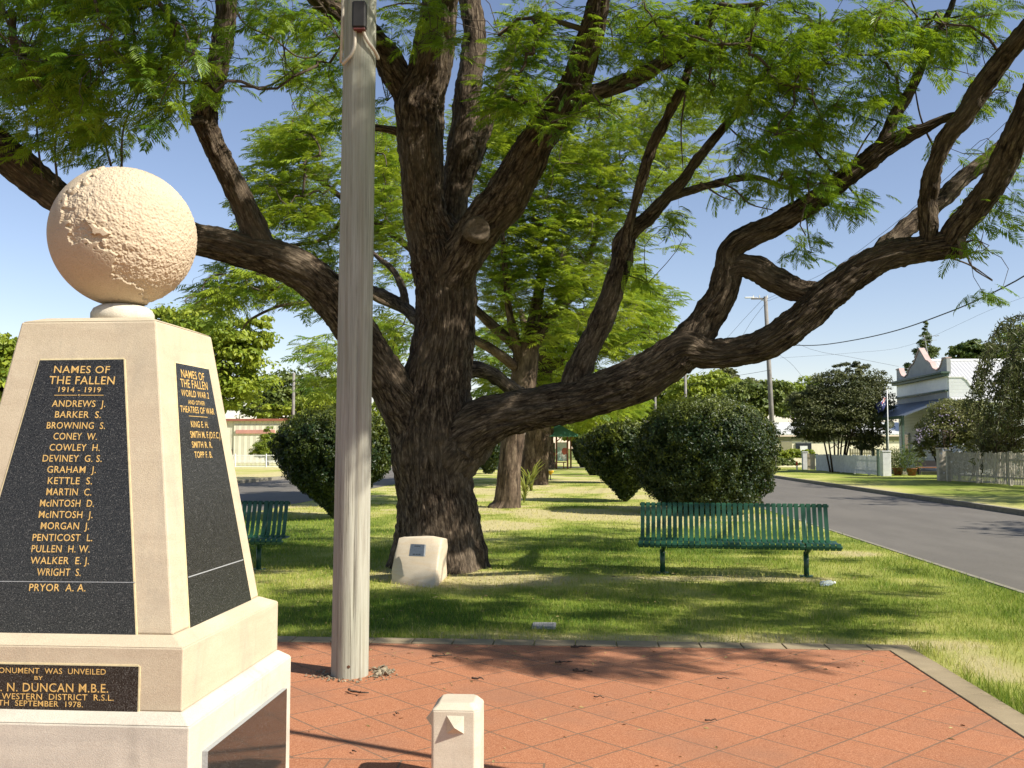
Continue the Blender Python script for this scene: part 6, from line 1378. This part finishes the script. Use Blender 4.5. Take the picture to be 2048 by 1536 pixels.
g_ = W(1594, 944, 63.6); t = thing('marker_post', 'small red and white marker post on the verge', 'marker post', (g_[0], g_[1], Z0)); b = MB(); b.box((g_[0], g_[1], Z0+.14), (.10, .05, .28)); b.build('white_base', M['white_paint'], t); b = MB(); b.box((g_[0], g_[1], Z0+.42), (.10, .05, .28)); b.build('red_top', plain('signal_red', (.70, .03, .02), .5, .05, 3), t)
# beige house far back
g_ = W(1600, 915, 80); hz = Z0; bx0 = g_[0]-3.0; b_len = 13.5; hy = g_[1]
h2 = thing('beige_house', 'low beige house with a pale roof behind the dark olive shrub', 'house', (bx0, hy, hz)); M['beige_wall'] = plain('beige_render', (.78, .71, .53), .8, .1, 1.5); M['shade_wall'] = plain('shaded_wall', (.25, .23, .14), .8, .1, 2); M['pale_roof'] = ribbed('pale_roof_sheet', (.62, .62, .58), .3, 0)
b = MB(); b.box((bx0+b_len/2, hy+4, hz+1.2), (b_len, 8, 2.4)); b.build('wall', M['beige_wall'], h2)
b = MB(); b.box((bx0+b_len/2, hy-.02, hz+2.25), (b_len+.02, .1, .35)); b.build('eave_shade_band', M['shade_wall'], h2)  # dark band under the eave, shade put into its colour
b = MB(); b.hexa([(bx0-.5, hy-.35, 2.66), (bx0+b_len+.5, hy-.35, 2.66), (bx0+b_len+.5, hy+4, 3.75), (bx0-.5, hy+4, 3.75)], [(bx0-.5, hy-.35, 2.76), (bx0+b_len+.5, hy-.35, 2.76), (bx0+b_len+.5, hy+4, 3.85), (bx0-.5, hy+4, 3.85)])
b.hexa([(bx0-.5, hy+4, 3.75), (bx0+b_len+.5, hy+4, 3.75), (bx0+b_len+.5, hy+8.6, 2.75), (bx0-.5, hy+8.6, 2.75)], [(bx0-.5, hy+4, 3.85), (bx0+b_len+.5, hy+4, 3.85), (bx0+b_len+.5, hy+8.6, 2.85), (bx0-.5, hy+8.6, 2.85)]); b.build('roof', M['pale_roof'], h2)
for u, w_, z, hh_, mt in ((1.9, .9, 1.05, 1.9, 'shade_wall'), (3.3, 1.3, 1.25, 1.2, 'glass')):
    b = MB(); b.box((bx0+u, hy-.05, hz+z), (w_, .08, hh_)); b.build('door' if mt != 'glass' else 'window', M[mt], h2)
b = MB(); b.box((bx0+3.3, hy-.12, hz+1.35), (.62, .05, .55)); b.build('white_notice', M['white_paint'], h2)
for i, (px, py, d, rx, ry, mt, lab) in enumerate(((1562, 910, 70, 18, 10, 'tree_leaf', 'low rounded yellow green bush in front of the beige house, next to the utility pole'), (1592, 908, 70, 20, 10, 'tree_leaf', 'wider yellow green bush in front of the beige house window'), (1617, 908, 70, 12, 9, 'tree_leaf', 'smallest yellow green bush above the white corner post'), (1575, 930, 66, 26, 12, 'dark_leaf', 'dark low shrub bed beside the red and white marker post'), (1545, 925, 64, 14, 22, 'dark_leaf', 'dark shrub at the foot of the leaning utility pole'))):
    tree('garden_bush', lab, px, d, Z0, [(px, py, rx, ry)], 40, 50, .16, M[mt], 120+i, .05, cat='bush', tint=(.2, .9), trunk=False)
b = MB(); g_ = W(1580, 915, 72); b.box((g_[0], g_[1], Z0+.35), (4.2, .2, .7)); tag(b.build('garden_wall', M['beige_wall'], origin=(g_[0], g_[1], Z0)), 'low cream garden wall under the yellow green bushes of the beige house', 'wall')
